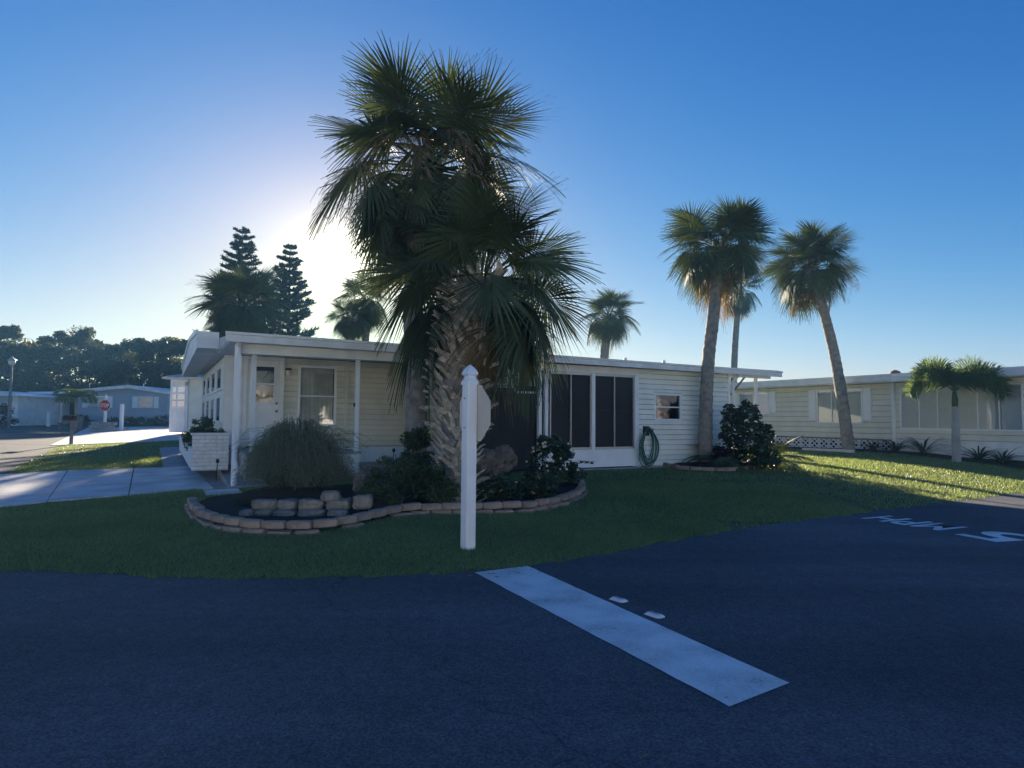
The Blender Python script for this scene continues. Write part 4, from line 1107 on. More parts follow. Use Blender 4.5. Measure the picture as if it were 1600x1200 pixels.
def boulder(px, py, Y, sx, sy, sz, seed, label):
    c = at(px, py, Y); o = tag(rock(sx, sy, sz, seed, .8, 26, 36, 1.7).build('boulder', 'boulder'), label, 'boulder', 'boulders in the planting bed'); o.location = c; o.rotation_euler = (0, 0, seed)
boulder(764, 724, 11.5, .29, .24, .23, 3, 'rust brown boulder just right of the sign post')
boulder(790, 716, 11.6, .17, .18, .21, 4, 'greyer boulder leaning on the rust brown one')
boulder(577, 758, 10.15, .20, .24, .27, 6, 'dark mossy boulder at the right end of the stone wall')

def leafy(name, label, cat, base, centres, radii, per, size, material, seed, group=None, stems=9, aspect=.45, stem_mat='bark'):
    r = random.Random(seed); root = empty(name, tuple(base), 0, label, cat, group)
    mb = MB(); 
    for i in range(stems):
        c = Vector(centres[i % len(centres)]) + Vector((r.uniform(-.1, .1), r.uniform(-.1, .1), r.uniform(0, .1)))
        mb.tube([(r.uniform(-.06, .06), r.uniform(-.06, .06), -.05), (c.x * .45, c.y * .45, c.z * .6), tuple(c)], [.012, .009, .004], 5)
    mb.build('stem', stem_mat, root)
    V, F = leaf_cloud(centres, radii, per, size, seed, aspect)
    link('foliage', npmesh('foliage', V, F, material), root)
    return root
def clumps(w, d, h, n, seed, low=.12, rs=.16):
    r = random.Random(seed); c = []; q = []
    for i in range(n):
        a = r.uniform(0, 2*pi); z = r.uniform(low, 1); k = sqrt(max(.03, 1 - (z * .92) ** 2)) * sqrt(r.random())
        c.append((cos(a) * w * k, sin(a) * d * k, h * z)); s = rs * r.uniform(.6, 1.2); q.append((s, s, s * .8))
    return c, q
# fine feathery mound
fb = gat(472, 10.25); fb.z = .30
fth = empty('feathery_shrub', tuple(fb), 0, 'large feathery grey-green mound of drooping fine stems behind the stones', 'shrub')
g = np.random.default_rng(4); n = 6000
az = g.uniform(0, 2*pi, n); cl = g.integers(0, 46, n); ca = g.uniform(0, 2*pi, 46); cr_ = .25 + .75 * np.sqrt(g.random(46)); ch = g.uniform(.55, 1.3, 46)
az = np.where(g.random(n) < .8, ca[cl] + g.normal(0, .22, n), az); out = np.clip(cr_[cl] * g.uniform(.55, 1.12, n), .05, 1.15)
hx = (1.08 * (1 - .52 * np.minimum(out, 1) ** 2)) * ch[cl] * g.uniform(.72, 1.08, n)
bx = np.cos(az) * .35 * out; by = np.sin(az) * .30 * out
tx = np.cos(az) * 1.05 * out * g.uniform(.85, 1.1, n); ty = np.sin(az) * .85 * out * g.uniform(.85, 1.1, n)
P = []
for s, zz in ((0, 0), (.35, .62), (.62, .95), (.85, .92), (1.0, .66)):
    x = bx + (tx - bx) * s + g.normal(0, .03, n) * (s > 0); y = by + (ty - by) * s + g.normal(0, .03, n) * (s > 0); z = hx * zz * (1 - .2 * out * s) + g.normal(0, .03, n) * (s > 0)
    P.append(np.stack([x, y, z], 1))
pw = np.stack([-np.sin(az + g.normal(0, .8, n)), np.cos(az), g.normal(0, .4, n)], 1) * .0026
V = []; 
for k in range(5): V.append(P[k] - pw * (1 if k < 4 else .3)); V.append(P[k] + pw * (1 if k < 4 else .3))
V = np.stack(V, 1).reshape(-1, 3); o = (np.arange(n) * 10)[:, None]
F = np.concatenate([o + np.array([[2*k, 2*k+1, 2*k+3, 2*k+2]]) for k in range(4)], 0)
link('foliage', npmesh('foliage', V, F, 'feather'), fth)
# fuzzy leaflets along the stems
n2 = 56000; j = g.integers(0, n, n2); s = g.uniform(.2, 1, n2) * 3.99; k0 = s.astype(int); f = (s - k0)[:, None]
PP = np.stack(P, 1); q = PP[j, k0] * (1 - f) + PP[j, k0 + 1] * f
d = g.normal(0, 1, (n2, 3)); d /= np.linalg.norm(d, axis=1)[:, None]; d *= .055
w = np.cross(d, g.normal(0, 1, (n2, 3))); w /= np.linalg.norm(w, axis=1)[:, None]; w *= .003
V = np.stack([q - w, q + w, q + d], 1).reshape(-1, 3)
link('leaflets', npmesh('leaflets', V, np.arange(n2 * 3).reshape(-1, 3), 'feather'), fth)
MB().lathe([(.25, 0), (.18, .2), (.05, .3)], 10).build('stem', 'bark', fth)
# stray wands rising out of the mound
r = random.Random(31); mb = MB()
for i in range(170):
    a = r.uniform(0, 2*pi); L = r.uniform(.9, 1.32); k = r.uniform(.2, 1.15); q = [Vector((cos(a) * .3 * k, sin(a) * .25 * k, .1))]
    for s_, zz in ((.4, .66), (.7, .92), (.9, .96), (1.05, .88)):
        q.append(Vector((cos(a) * k * s_ * .95 + r.uniform(-.03, .03), sin(a) * k * s_ * .8 + r.uniform(-.03, .03), L * zz * (1 - .22 * k * s_))))
    mb.tube(q, [.004, .0035, .003, .0025, .001], 3, False)
    for j in range(26):
        t = r.uniform(1, 3.99); c0 = q[int(t)].lerp(q[int(t) + 1], t - int(t)); d_ = Vector((r.uniform(-1, 1), r.uniform(-1, 1), r.uniform(-.6, .8))).normalized() * .05; w_v = d_.cross(Vector((.3, .5, .8))).normalized() * .003
        mb.add([c0 - w_v, c0 + w_v, c0 + d_], [(0, 1, 2)])
mb.build('wands', 'feather', fth)

def bush(px, Y, w, d, h, n, per, size, material, seed, name, label, cat='shrub', group=None, rs=.14, low=.1, aspect=.45, dz=.06):
    b = gat(px, Y); b.z += dz; c, q = clumps(w, d, h, n, seed, low, rs)
    return leafy(name, label, cat, b, c, q, per, size, material, seed, group, aspect=aspect)
GB = 'shrubs of the planting bed'
bush(622, 9.95, .52, .42, .66, 34, 110, .032, 'shrubleaf', 1, 'leafy_shrub', 'low rounded shrub of small dark leaves left of the shaggy trunk', group=GB)
bush(592, 9.5, .34, .28, .36, 22, 90, .028, 'shrubleaf', 2, 'leafy_shrub', 'lowest shrub spilling over the stones by the mossy boulder', group=GB)
bush(652, 10.75, .34, .30, 1.02, 34, 100, .036, 'shrubleaf', 3, 'leafy_shrub', 'upright leafy shrub hiding the foot of the tallest palm', group=GB)
bush(676, 9.8, .36, .3, .55, 26, 100, .030, 'shrubleaf', 4, 'leafy_shrub', 'small shrub at the left foot of the shaggy trunk', group=GB)
ws = bush(862, 11.5, .52, .42, .98, 40, 95, .042, 'darkleaf', 6, 'flowering_shrub', 'dark glossy shrub dotted with white flowers in front of the screens', group=GB)
bush(838, 10.7, .38, .30, .40, 22, 95, .036, 'darkleaf', 7, 'leafy_shrub', 'low dark shrub under the white flowered one', group=GB)
bush(780, 10.35, .40, .30, .32, 22, 95, .034, 'darkleaf', 8, 'leafy_shrub', 'low dark shrub right of the sign post against the edging', group=GB)
r = random.Random(2)
for i in range(26):
    a = r.uniform(pi, 2*pi); z = r.uniform(.25, .95); k = sqrt(max(.05, 1 - z * z * .8)); p = Vector((cos(a) * .52 * k, sin(a) * .42 * k - .03, z * .95)); mb = MB(); s = r.uniform(.016, .03)
    for m_ in range(5):
        t = 2*pi*m_/5; t2 = t + .9; mb.add([p, p + Vector((cos(t), -.5, sin(t))) * s, p + Vector((cos(t2), -.5, sin(t2))) * s], [(0, 1, 2)])
    mb.build('flower', 'petal', ws)
mb = MB().tube([(.40, -.1, .50), (.6, -.12, .56), (.78, -.12, .55)], [.006, .004, .002], 4); mb.build('stem', 'bark', ws)
V, F = leaf_cloud([(.48 + .075 * i, -.12, .54 + .01 * sin(i)) for i in range(4)], [(.05, .04, .03)] * 4, 9, .026, 3); link('foliage', npmesh('foliage', V, F, 'darkleaf'), ws)

def strap_plant(base, n, L, w, seed, label, group, material='strap', name='strap_leaf_plant', cat='plant', up=.9):
    r = random.Random(seed); root = empty(name, tuple(base), 0, label, cat, group)
    for i in range(n):
        az = i * 2.4 + r.uniform(-.3, .3); l = L * r.uniform(.7, 1.1); e = radians(r.uniform(45, 85)) * up; mb = MB(); p = Vector((0, 0, 0)); prev = None
        sd = Vector((-sin(az), cos(az), 0)); a = e
        for k in range(6):
            ww = w * (1 - (k / 5) ** 2 * .92) * (.7 if k == 0 else 1); o = len(mb.v); fold = Vector((0, 0, .25 * ww))
            mb.v += [tuple(p - sd * ww + fold), tuple(p), tuple(p + sd * ww + fold)]
            if prev is not None: mb.f += [(prev, prev+1, o+1, o), (prev+1, prev+2, o+2, o+1)]
            prev = o; a -= .30 * r.uniform(.6, 1.2); p = p + Vector((cos(az) * cos(a), sin(az) * cos(a), sin(a))) * l / 5
        mb.build('leaf', material, root)
    return root
GS = 'strap leaved plants in the planting bed'
for k, (px, Y, lb) in enumerate(((783, 10.9, 'arching strap leaved plant below the boulders'), (806, 10.75, 'strap leaved plant between boulders and flowering shrub'), (758, 10.7, 'strap leaved plant tight against the sign post'))):
    b = gat(px, Y); b.z += .06; strap_plant(b, 24, .62, .014, 20 + k, lb, GS)

# planter shrubs beside the end wall
for k, (y, s) in enumerate(((1.75, .34), (3.2, .46), (5.2, .52))):
    b = h2w(-.30, y, .75); c, q = clumps(s, s * 1.2, s * 1.25, 22, 60 + k, .05, .13)
    leafy('planter_shrub', ['clipped round shrub nearest the planter pier', 'middle dark shrub growing in the brick planter', 'farthest dark shrub growing in the brick planter'][k], 'shrub', b, c, q, 90, .036, 'shrubleaf', 60 + k, 'shrubs in the brick planter')

# ------------------------------------------------------------------ small bed under the right palms
SB_PX = [(1031, 726), (1040, 730), (1062, 734), (1085, 736), (1110, 737), (1140, 737), (1165, 735), (1185, 731)]
SB = [gnd(*q) for q in SB_PX]
SB = [v if v.y < 18.4 else gat(1185, 18.4) for v in SB]
sb_poly = [(v.x, v.y) for v in SB] + [tuple(h2w(13.6, -.3).to_2d()), tuple(h2w(10.6, -.16).to_2d())]
mb = MB(); mb.add([(x, y, H(x, y) + .05) for x, y in sb_poly] + [(sum(p[0] for p in sb_poly) / len(sb_poly), sum(p[1] for p in sb_poly) / len(sb_poly), H(*sb_poly[0]) + .13)],
       [(i, (i + 1) % len(sb_poly), len(sb_poly)) for i in range(len(sb_poly))])
tag(mb.build('mulch_patch', 'mulch'), 'dark mulch under the palm by the cream siding', kind='structure')
edg2 = empty('garden_edging', (0, 0, 0), 0, 'low dark edging blocks round the small bed by the cream siding', 'garden edging')
for p, a in walk(SB, .302):
    link('edging_block', BME[rr.randrange(4)], edg2, Matrix.Translation((p.x, p.y, H(p.x, p.y) + .015)) @ Matrix.Rotation(a + rr.uniform(-.08, .08), 4, 'Z'))
GR = 'plants of the small bed by the cream siding'
bush(1132, 16.9, .42, .30, .42, 24, 80, .045, 'redleaf', 71, 'croton_shrub', 'dark red leaved croton at the foot of the straight palm', group=GR, aspect=.35)
def column_shrub(px, Y, h, w, seed, label):
    b = gat(px, Y); r = random.Random(seed); c = []; q = []
    for i in range(34):
        z = .08 + .92 * i / 33; k = w * (1.35 - .8 * z) * r.uniform(.6, 1.35); a = i * 2.4; c.append((cos(a) * k * .7, sin(a) * k * .7, h * z)); s = .15 * (1.2 - .4 * z); q.append((s, s, s))
    leafy('glossy_shrub', label, 'shrub', b, c, q, 24, .085, 'darkleaf', seed, GR, aspect=.42)
column_shrub(1144, 17.1, 1.62, .36, 81, 'dark glossy upright shrub nearest the straight palm')
column_shrub(1170, 16.9, 1.72, .40, 82, 'tallest dark glossy shrub in front of the overhang post')
column_shrub(1193, 17.2, 1.2, .36, 83, 'shorter dark glossy shrub beside the overhang post')
def palmetto(px, Y, R, n, seed, label):
    b = gat(px, Y); r = random.Random(seed); root = empty('palmetto', tuple(b), 0, label, 'palm', GR)
    MB().lathe([(.10, -.05), (.12, .1), (.06, .3)], 10).build('trunk', 'bark', root, True)
    for i in range(n):
        e = r.choice([64, 46, 46, 28, 28, 10]); s = R * r.uniform(.85, 1.1)
        link('frond', FRONDS[e][i % 2], root, Matrix.Translation((0, 0, .2)) @ Matrix.Rotation(i * 2.4, 4, 'Z') @ Matrix.Diagonal((s, s, s, 1)))
palmetto(1128, 17.2, .95, 11, 5, 'low fan palm against the cream siding behind the croton')
palmetto(1208, 17.6, 1.0, 13, 6, 'low fan palm spreading over the sunlit lawn edge')
# plants and kerb stones along the neighbour's wall
def n2w(x, y): return Vector((13.2 + x * cos(RA) - y * sin(RA), 22 + x * sin(RA) + y * cos(RA), 0))
for k, (x, y, L, lb) in enumerate(((.25, -.5, .75, 'spiky dark plant right of the downspout'), (1.15, -.5, .85, 'spiky dark plant left of the foxtail trunk'), (2.75, -.55, .7, 'spiky plant just right of the foxtail trunk'),
                               (3.35, -.5, .6, 'spiky plant at the right picture edge'), (-.55, -.5, .5, 'small spiky plant left of the downspout'))):
    b = n2w(x, y); b.z = H(b.x, b.y) + .02
    strap_plant(b, 36, L * 1.6, .026, 90 + k, lb, 'spiky plants along the neighbour wall', 'darkleaf', 'spiky_plant')
kb = empty('kerb_stones', (0, 0, 0), 0, 'pale kerb stones round the leaning palm', 'kerb')
kerbm = MB().bbox(-.2, .2, -.06, .06, 0, .10, .015).mesh('kerb_stone', 'concrete')
for i in range(5):
    v = n2w(-2.45 + i * .43, -1.35 - .05 * i); link('kerb_stone', kerbm, kb, Matrix.Translation((v.x, v.y, H(v.x, v.y) + .01)) @ Matrix.Rotation(RA + rr.uniform(-.1, .1), 4, 'Z'))
mb = MB(); q4 = [n2w(-4.6, -.02), n2w(6.5, -.02), n2w(6.5, -1.05), n2w(-4.6, -1.15)]
mb = drape(q4, 20, 2, .03); tag(mb.build('wall_bed', 'mulch'), 'dark planting strip along the neighbour wall', kind='structure')

# ================================================================== STREET THINGS
UA = HA + radians(7.4)
sgb = gnd(731, 858)
sgn = empty('stop_sign', (sgb.x, sgb.y, sgb.z), UA, 'white vinyl post with pointed cap, stop sign seen from behind', 'sign')
z0 = -sgb.z
MB().bbox(-.064, .064, -.064, .064, -.15, 1.87, .008).build('post', 'vinyl', sgn)
def sq(r): return [(-r, -r), (r, -r), (r, r), (-r, r)]
prof = [(.070, 1.845), (.072, 1.862), (.070, 1.885), (.052, 1.905), (.047, 1.925), (.047, 1.945), (.062, 1.955), (.070, 1.965), (.066, 1.985), (.050, 2.02), (.026, 2.052), (.004, 2.075)]
MB().loft([[(x, y, z) for x, y in sq(r)] for r, z in prof]).build('post_cap', 'vinyl', sgn)
def octo(r, n=8): return [(r * cos(pi/8 + k * pi/4), r * sin(pi/8 + k * pi/4)) for k in range(n)]
R8 = .318 / cos(pi/8)
pn = MB().prism([(y, 1.525 + z) for y, z in octo(R8)], 'x', .067, .0715).build('sign_panel', 'signalu', sgn)
MB().prism([(y, 1.525 + z) for y, z in octo(R8 * .985)], 'x', .0717, .0725).build('sign_face', 'red', sgn)
def sign_text(parent, h, w, mt, material='vinyl'):
    me = text_mesh('STOP', h, w); me.materials.append(M[material]); o = link('lettering', me, parent, mt); return o
sign_text(sgn, .20, .46, Matrix.Translation((.0732, -.23, 1.425)) @ Matrix.Rotation(pi/2, 4, 'Z') @ Matrix.Rotation(pi/2, 4, 'X'))
for z in (1.36, 1.69): MB().lathe([(.001, 0), (.012, 0), (.010, .008), (.001, .010)], 8).xf(Matrix.Translation((-.065, 0, z)) @ Matrix.Rotation(-pi/2, 4, 'Y')).build('bolt', 'alu', sgn)

def reflector(px, py, label):
    b = onz(px, py, .006)
    root = empty('road_reflector', tuple(b), UA - pi/2, label, 'reflector', 'raised reflectors on the road')
    w, d, h = .075, .052, .018
    mb = MB().loft([[(-w, -d, 0), (w * .7, -d, 0), (w, -d * .5, 0), (w, d * .5, 0), (w * .7, d, 0), (-w, d, 0)],
                    [(-w + .012, -d + .03, h), (w * .55, -d + .03, h), (w - .02, -d * .3, h), (w - .02, d * .3, h), (w * .55, d - .03, h), (-w + .012, d - .03, h)]])
    mb.build('body', 'lens', root)
    MB().box(-w * .8, w * .35, -d * .25, d * .2, h + .0005, h + .003).build('lens', 'concrete2', root)
    MB().prism([(-w * 1.25, -d * 1.35), (w * 1.25, -d * 1.35), (w * 1.3, d * 1.3), (-w * 1.2, d * 1.35)], 'z', -.001, .0015).build('adhesive_pad', 'black', root)
reflector(968, 938, 'white raised road reflector farther from the camera by the stop line')
reflector(1024, 962, 'white raised road reflector nearer the end of the stop line')

# hose on its hanger
hs = empty('garden_hose', tuple(h2w(9.98, -.09, .28)), HA, 'coiled green garden hose hanging by the cream siding', 'hose')
mb = MB(); r = random.Random(6)
for k in range(7):
    pts = []; w = .15 + .16 * (k / 6) * r.uniform(.8, 1.1); zt = 1.02; zb = r.uniform(.03, .22) if k < 6 else .02; ox = r.uniform(-.03, .03); oy = -.012 * k
    for i in range(33):
        t = 2*pi*i/32; s = sin(t); c = cos(t)
        z = (zt + zb) / 2 + (zt - zb) / 2 * c; wid = w * (1 if c < 0 else 1 - .55 * c ** 2)
        pts.append((ox + s * wid, oy + .012 * sin(3 * t + k), z))
    mb.tube(pts, .0135, 6, False)
mb.tube([(-.16, 0, .75), (-.28, -.02, .45), (-.33, -.03, .2), (-.24, -.05, .03), (-.1, -.05, -.02)], .012, 6)
mb.build('coil', 'hose', hs, True)
MB().box(-.10, .10, -.08, .085, .90, .93).box(-.10, .10, .06, .085, .80, 1.05).tube([(-.10, -.08, .915), (-.10, -.09, 1.0)], .012, 6).tube([(.10, -.08, .915), (.10, -.09, 1.0)], .012, 6).build('hanger', 'black', hs)

def path_light(px, py, hgt, label):
    b = gnd(px, py); root = empty('path_light', tuple(b), 0, label, 'garden light', 'stake lights beside the porch')
    MB().tube([(0, 0, -.05), (.012, 0, hgt * .55), (.022, 0, hgt)], .009, 6).build('stake', 'black', root)
    MB().lathe([(.01, 0), (.035, .01), (.03, .05), (.045, .055), (.004, .085)], 10, (.022, 0, hgt)).build('lamp_head', 'black', root)
path_light(337, 757, .42, 'thin dark stake light on the walk by the planter')
path_light(613, 741, .48, 'dark stake light behind the low rounded shrub')

# white slatted trellis leaning by the door
tr = empty('small_trellis', tuple(h2w(1.36, 2.15, .79)), HA, 'little white slatted rack standing between door and window', 'rack')
MB().box(-.06, -.04, -.02, .0, 0, .78).build('stile', 'white', tr); MB().box(.09, .11, -.02, 0, 0, .55).build('stile', 'white', tr)
for i in range(8):
    MB().box(-.06, .11, -.012, -.004, 0, .02).xf(Matrix.Translation((0, -.012, .10 + i * .075)) @ Matrix.Rotation(-.6, 4, 'Y')).build('slat', 'white', tr)

# --- far left: blue house, white house, lamp, mailbox, stop sign, sign wall
YBH = 55.0; sc = YBH / FPX
bb = gat(160, YBH); zb = bb.z
bl = empty('blue_house', (0, 0, 0), 0, 'grey-blue home with low white gable and porch, far down the side street', 'house')
def X(px): return at(px, 640, YBH).x
def Z(py): return at(160, py, YBH).z
zb = Z(661)
wx0, wx1 = X(117), X(262); ze = Z(615)
wb = MB().prism([(wx0, zb), (wx1, zb), (wx1, ze), (X(203), Z(606)), (wx0, ze)], 'y', YBH + .03, YBH + 7).build('wall', 'bluesid', bl)
n = 14
for i in range(n):
    z = zb + .45 + i * .2
    if z + .19 < ze: MB().prism([(YBH + .03, z), (YBH - .005, z), (YBH + .02, z + .195), (YBH + .03, z + .195)], 'x', wx0, wx1).build('siding_plank', 'bluesid', wb)
MB().prism([(X(112), ze - .02), (X(203), Z(606.5)), (X(264), Z(615)), (X(264), Z(610.5)), (X(203), Z(601.5)), (X(112), Z(610.5))], 'y', YBH - .5, YBH + 7.3).build('roof', 'white', bl)
MB().prism([(X(50), Z(617)), (X(112), Z(616)), (X(112), Z(612.5)), (X(50), Z(613.5))], 'y', YBH - .6, YBH + 4).build('porch_roof', 'white', bl)
for px in (58, 80, 101): MB().box(X(px) - .07, X(px) + .07, YBH - .45, YBH - .3, zb, Z(615)).build('porch_post', 'white', bl)
MB().box(X(55), X(117), YBH + 1.8, YBH + 2.0, zb, Z(615)).build('porch_screen', 'screen', bl)
MB().box(X(82), X(100), YBH - .2, YBH + 1.8, zb, Z(649)).build('porch_step', 'white', bl)
MB().box(X(60), X(78), YBH - .1, YBH + .0, zb, Z(640)).build('porch_panel', 'bluesid', bl)
window(bl, X(215), X(240), Z(637), Z(619), YBH - .03, 1, 2, 'vinyl', .09, proud=.08)
window(bl, X(138), X(168), Z(635), Z(619), YBH - .03, 2, 1, 'vinyl', .07, 'glass', proud=.08, blind=True)
for a, b in ((207, 214), (241, 248), (129, 137), (169, 176)): MB().box(X(a), X(b), YBH - .08, YBH - .02, Z(637), Z(619)).build('shutter', 'vinyl', bl)
MB().tube([(X(202), YBH + 2, Z(606)), (X(202), YBH + 2, Z(597))], .06, 6).build('vent_pipe', 'white', bl)
for k, (px, w, h) in enumerate(((127, .8, .6), (205, 1.0, .55), (225, 1.1, .5), (252, 1.0, .8), (178, .7, .45))):
    bush(px, YBH - 1.3, w, .6, h, 16, 50, .07, 'shrubleaf', 120 + k, 'foundation_shrub', ['round shrub by the porch of the blue house', 'low shrub under the blank blue wall', 'low shrub under the right window of the blue house', 'largest shrub at the right corner of the blue house', 'small shrub behind the far stop sign'][k], group='shrubs along the blue house', rs=.3, dz=.15)
# the house at the picture's left edge
YL = 50.0
le = empty('edge_house', (0, 0, 0), 0, 'pale home cut off by the left picture edge behind the street lamp', 'house')
def XL(px): return at(px, 640, YL).x
def ZL(py): return at(10, py, YL).z
zl = H(XL(10), YL) - .3
MB().box(XL(-120), XL(17), YL, YL + 6, zl, ZL(616)).build('wall', 'bluesid', le); MB().box(XL(17.2), XL(26), YL + .1, YL + 6, zl, ZL(616)).build('side_wall', 'white', le)
MB().prism([(XL(-125), ZL(617)), (XL(36), ZL(619)), (XL(34), ZL(616.5)), (XL(-20), ZL(610)), (XL(-125), ZL(606))], 'y', YL - .5, YL + 6.5).build('roof', 'white', le)
MB().box(XL(-30), XL(13), YL - .12, YL - .02, ZL(651), ZL(655)).build('porch_rail', 'white', le)
bush(4, YL - 3, .9, .8, 1.5, 18, 60, .10, 'redleaf', 131, 'flowering_bush', 'reddish bush at the left picture edge', rs=.35)

# small white house beyond the end of the mobile home
YW = 33.0
wh = empty('white_house', (0, 0, 0), 0, 'small white home with shiny metal roof beyond the brick planter', 'house')
def XW(px): return at(px, 640, YW).x
def ZW(py): return at(290, py, YW).z
zw = ZW(676); XA = at(265, 640, YW + .9).x
MB().loft([[(XA, YW + .9, zw), (XW(291), YW, zw), (XW(360), YW, zw), (XW(360), YW + 6, zw), (XW(250), YW + 6, zw)], [(XA, YW + .9, ZW(588)), (XW(291), YW, ZW(591)), (XW(360), YW, ZW(591)), (XW(360), YW + 6, ZW(591)), (XW(250), YW + 6, ZW(588))]]).build('wall', 'white', wh)
fl = Vector((XW(291) - XA, -.9, 0)).normalized()
def onleft(u, z, o): # along the slanted left face
    p = Vector((XA, YW + .9, 0)) + fl * u; nn = Vector((fl.y, -fl.x, 0)); return (p.x + nn.x * o, p.y + nn.y * o, z)
Lf = (Vector((XW(291) - XA, -.9, 0))).length
fr = MB().loft([[onleft(Lf * .12, ZW(637), .01), onleft(Lf * .98, ZW(637), .01), onleft(Lf * .98, ZW(637), .05), onleft(Lf * .12, ZW(637), .05)], [onleft(Lf * .12, ZW(602), .01), onleft(Lf * .98, ZW(602), .01), onleft(Lf * .98, ZW(602), .05), onleft(Lf * .12, ZW(602), .05)]]).build('window', 'vinyl', wh)
for c in range(2):
    for q in range(3):
        u0, u1 = ((.22, .44), (.54, .94))[c]; a, b = 604 + q * 11.2, 604 + q * 11.2 + 8.6
        MB().loft([[onleft(Lf * u0, ZW(b), .052), onleft(Lf * u1, ZW(b), .052), onleft(Lf * u1, ZW(b), .058), onleft(Lf * u0, ZW(b), .058)], [onleft(Lf * u0, ZW(a), .052), onleft(Lf * u1, ZW(a), .052), onleft(Lf * u1, ZW(a), .058), onleft(Lf * u0, ZW(a), .058)]]).build('pane', 'dglass', fr)
MB().box(XW(291.5), XW(330), YW - .02, YW - .004, zw + .3, ZW(592)).build('siding', 'cream', wh)
MB().box(XW(289), XW(294), YW - .07, YW - .021, zw + .1, ZW(592)).build('downspout', 'white', wh)
MB().prism([(YW - .5, ZW(593)), (YW - .5, ZW(590)), (YW + 3, ZW(577)), (YW + 6.5, ZW(585)), (YW + 6.5, ZW(588))], 'x', XW(259), XW(360)).build('roof', 'roofm', wh)
for i in range(9): 
    x = XW(266) + i * .42; MB().loft([[(x, YW - .5, ZW(590) + .004), (x + .05, YW - .5, ZW(590) + .004), (x + .05, YW - .5, ZW(590) + .05), (x, YW - .5, ZW(590) + .05)], [(x, YW + 3, ZW(577) + .004), (x + .05, YW + 3, ZW(577) + .004), (x + .05, YW + 3, ZW(577) + .05), (x, YW + 3, ZW(577) + .05)]]).build('roof_seam', 'roofm', wh)
MB().lathe([(.05, 0), (.09, .06), (.07, .2)], 8, (XW(292), YW - .15, ZW(603))).build('wall_lamp', 'alu', wh)

# street lamp
b = gat(14, 45)
st = empty('street_lamp', tuple(b), 0, 'grey street lamp with a domed lantern at the left edge', 'street lamp')
ht = at(14, 571, 45).z - b.z
MB().tube([(0, 0, -.1), (0, 0, .5), (0, 0, ht)], [.13, .10, .07], 10).build('pole', 'greywood', st, True)
MB().lathe([(.08, 0), (.20, .10), (.22, .28), (.16, .36)], 12, (0, 0, ht)).build('globe', 'lampglass', st, True)
MB().lathe([(.27, .33), (.28, .38), (.12, .50), (.04, .62), (.01, .64)], 12, (0, 0, ht)).build('lantern_cap', 'alu', st, True)
# mailbox
b = gnd(111, 695)
mbx = empty('mailbox', tuple(b), 0, 'dark mailbox on a wooden post at the kerb of the side street', 'mailbox')
hm = at(111, 657, b.y).z - b.z
MB().bbox(-.05, .05, -.05, .05, -.1, hm, .006).build('post', 'greywood', mbx)
MB().prism([(-.09, 0), (.09, 0), (.09, .12), (.06, .19), (0, .21), (-.06, .19), (-.09, .12)], 'x', -.34, .14).xf(Matrix.Translation((0, 0, hm))).build('box', 'black', mbx)
MB().box(.01, .03, -.11, -.095, hm + .1, hm + .28).build('flag', 'red', mbx)
# stop sign down the street
b = gat(163, 42)
fs = empty('stop_sign', tuple(b), 0, 'red stop sign on a white post in front of the blue house', 'sign')
zc = at(163, 633.5, 42).z - b.z
MB().bbox(-.07, .07, -.0, .14, -.1, zc + .55, .01).build('post', 'vinyl', fs)
MB().loft([[(x, y + .07, z) for x, y in sq(q)] for q, z in ((.085, zc + .55), (.085, zc + .6), (.05, zc + .66), (.01, zc + .76))]).build('post_cap', 'vinyl', fs)
R8f = .37 / cos(pi/8)
MB().prism([(x, zc + z) for x, z in octo(R8f)], 'y', -.022, -.015).build('sign_rim', 'vinyl', fs)
MB().prism([(x, zc + z) for x, z in octo(R8f * .93)], 'y', -.026, -.0225).build('sign_face', 'red', fs)
sign_text(fs, .25, .54, Matrix.Translation((-.27, -.028, zc - .125)) @ Matrix.Rotation(pi/2, 4, 'X'))
# low stone sign wall and white marker posts
b = gat(163, 41.2)
wl3 = empty('stone_sign_wall', tuple(b), 0, 'low grey stone wall below the far stop sign', 'wall')
for q in range(3):
    for k in range(5):
        o = .0 if q % 2 else .14
        MB().bbox(-.78 + k * .31 + o - .14 + .005, -.78 + k * .31 + o + .17 - .005, -.15, .15, q * .21 + .0, q * .21 + .205, .02).build('stone', 'concrete2', wl3)
for px, Yp, tp, lb in ((190, 43, 631, 'white marker post right of the far stop sign'), (76, 50, 644, 'short white marker post before the porch of the blue house')):
    b = gat(px, Yp); o = tag(MB().bbox(-.1, .1, -.1, .1, -.1, at(px, tp, Yp).z - b.z, .02).build('marker_post', 'vinyl'), lb, 'post', 'white marker posts'); o.location = b
b = gat(110, 44)
bn = empty('park_bench', tuple(b), 0, 'pale bench in front of the blue house', 'bench')
MB().box(-.75, .75, -.2, .2, .42, .48).build('seat', 'greywood', bn); MB().box(-.75, .75, .2, .25, .5, .9).build('backrest', 'greywood', bn)
for x in (-.65, .65): MB().box(x - .05, x + .05, -.18, .18, -.05, .419).build('leg', 'greywood', bn)

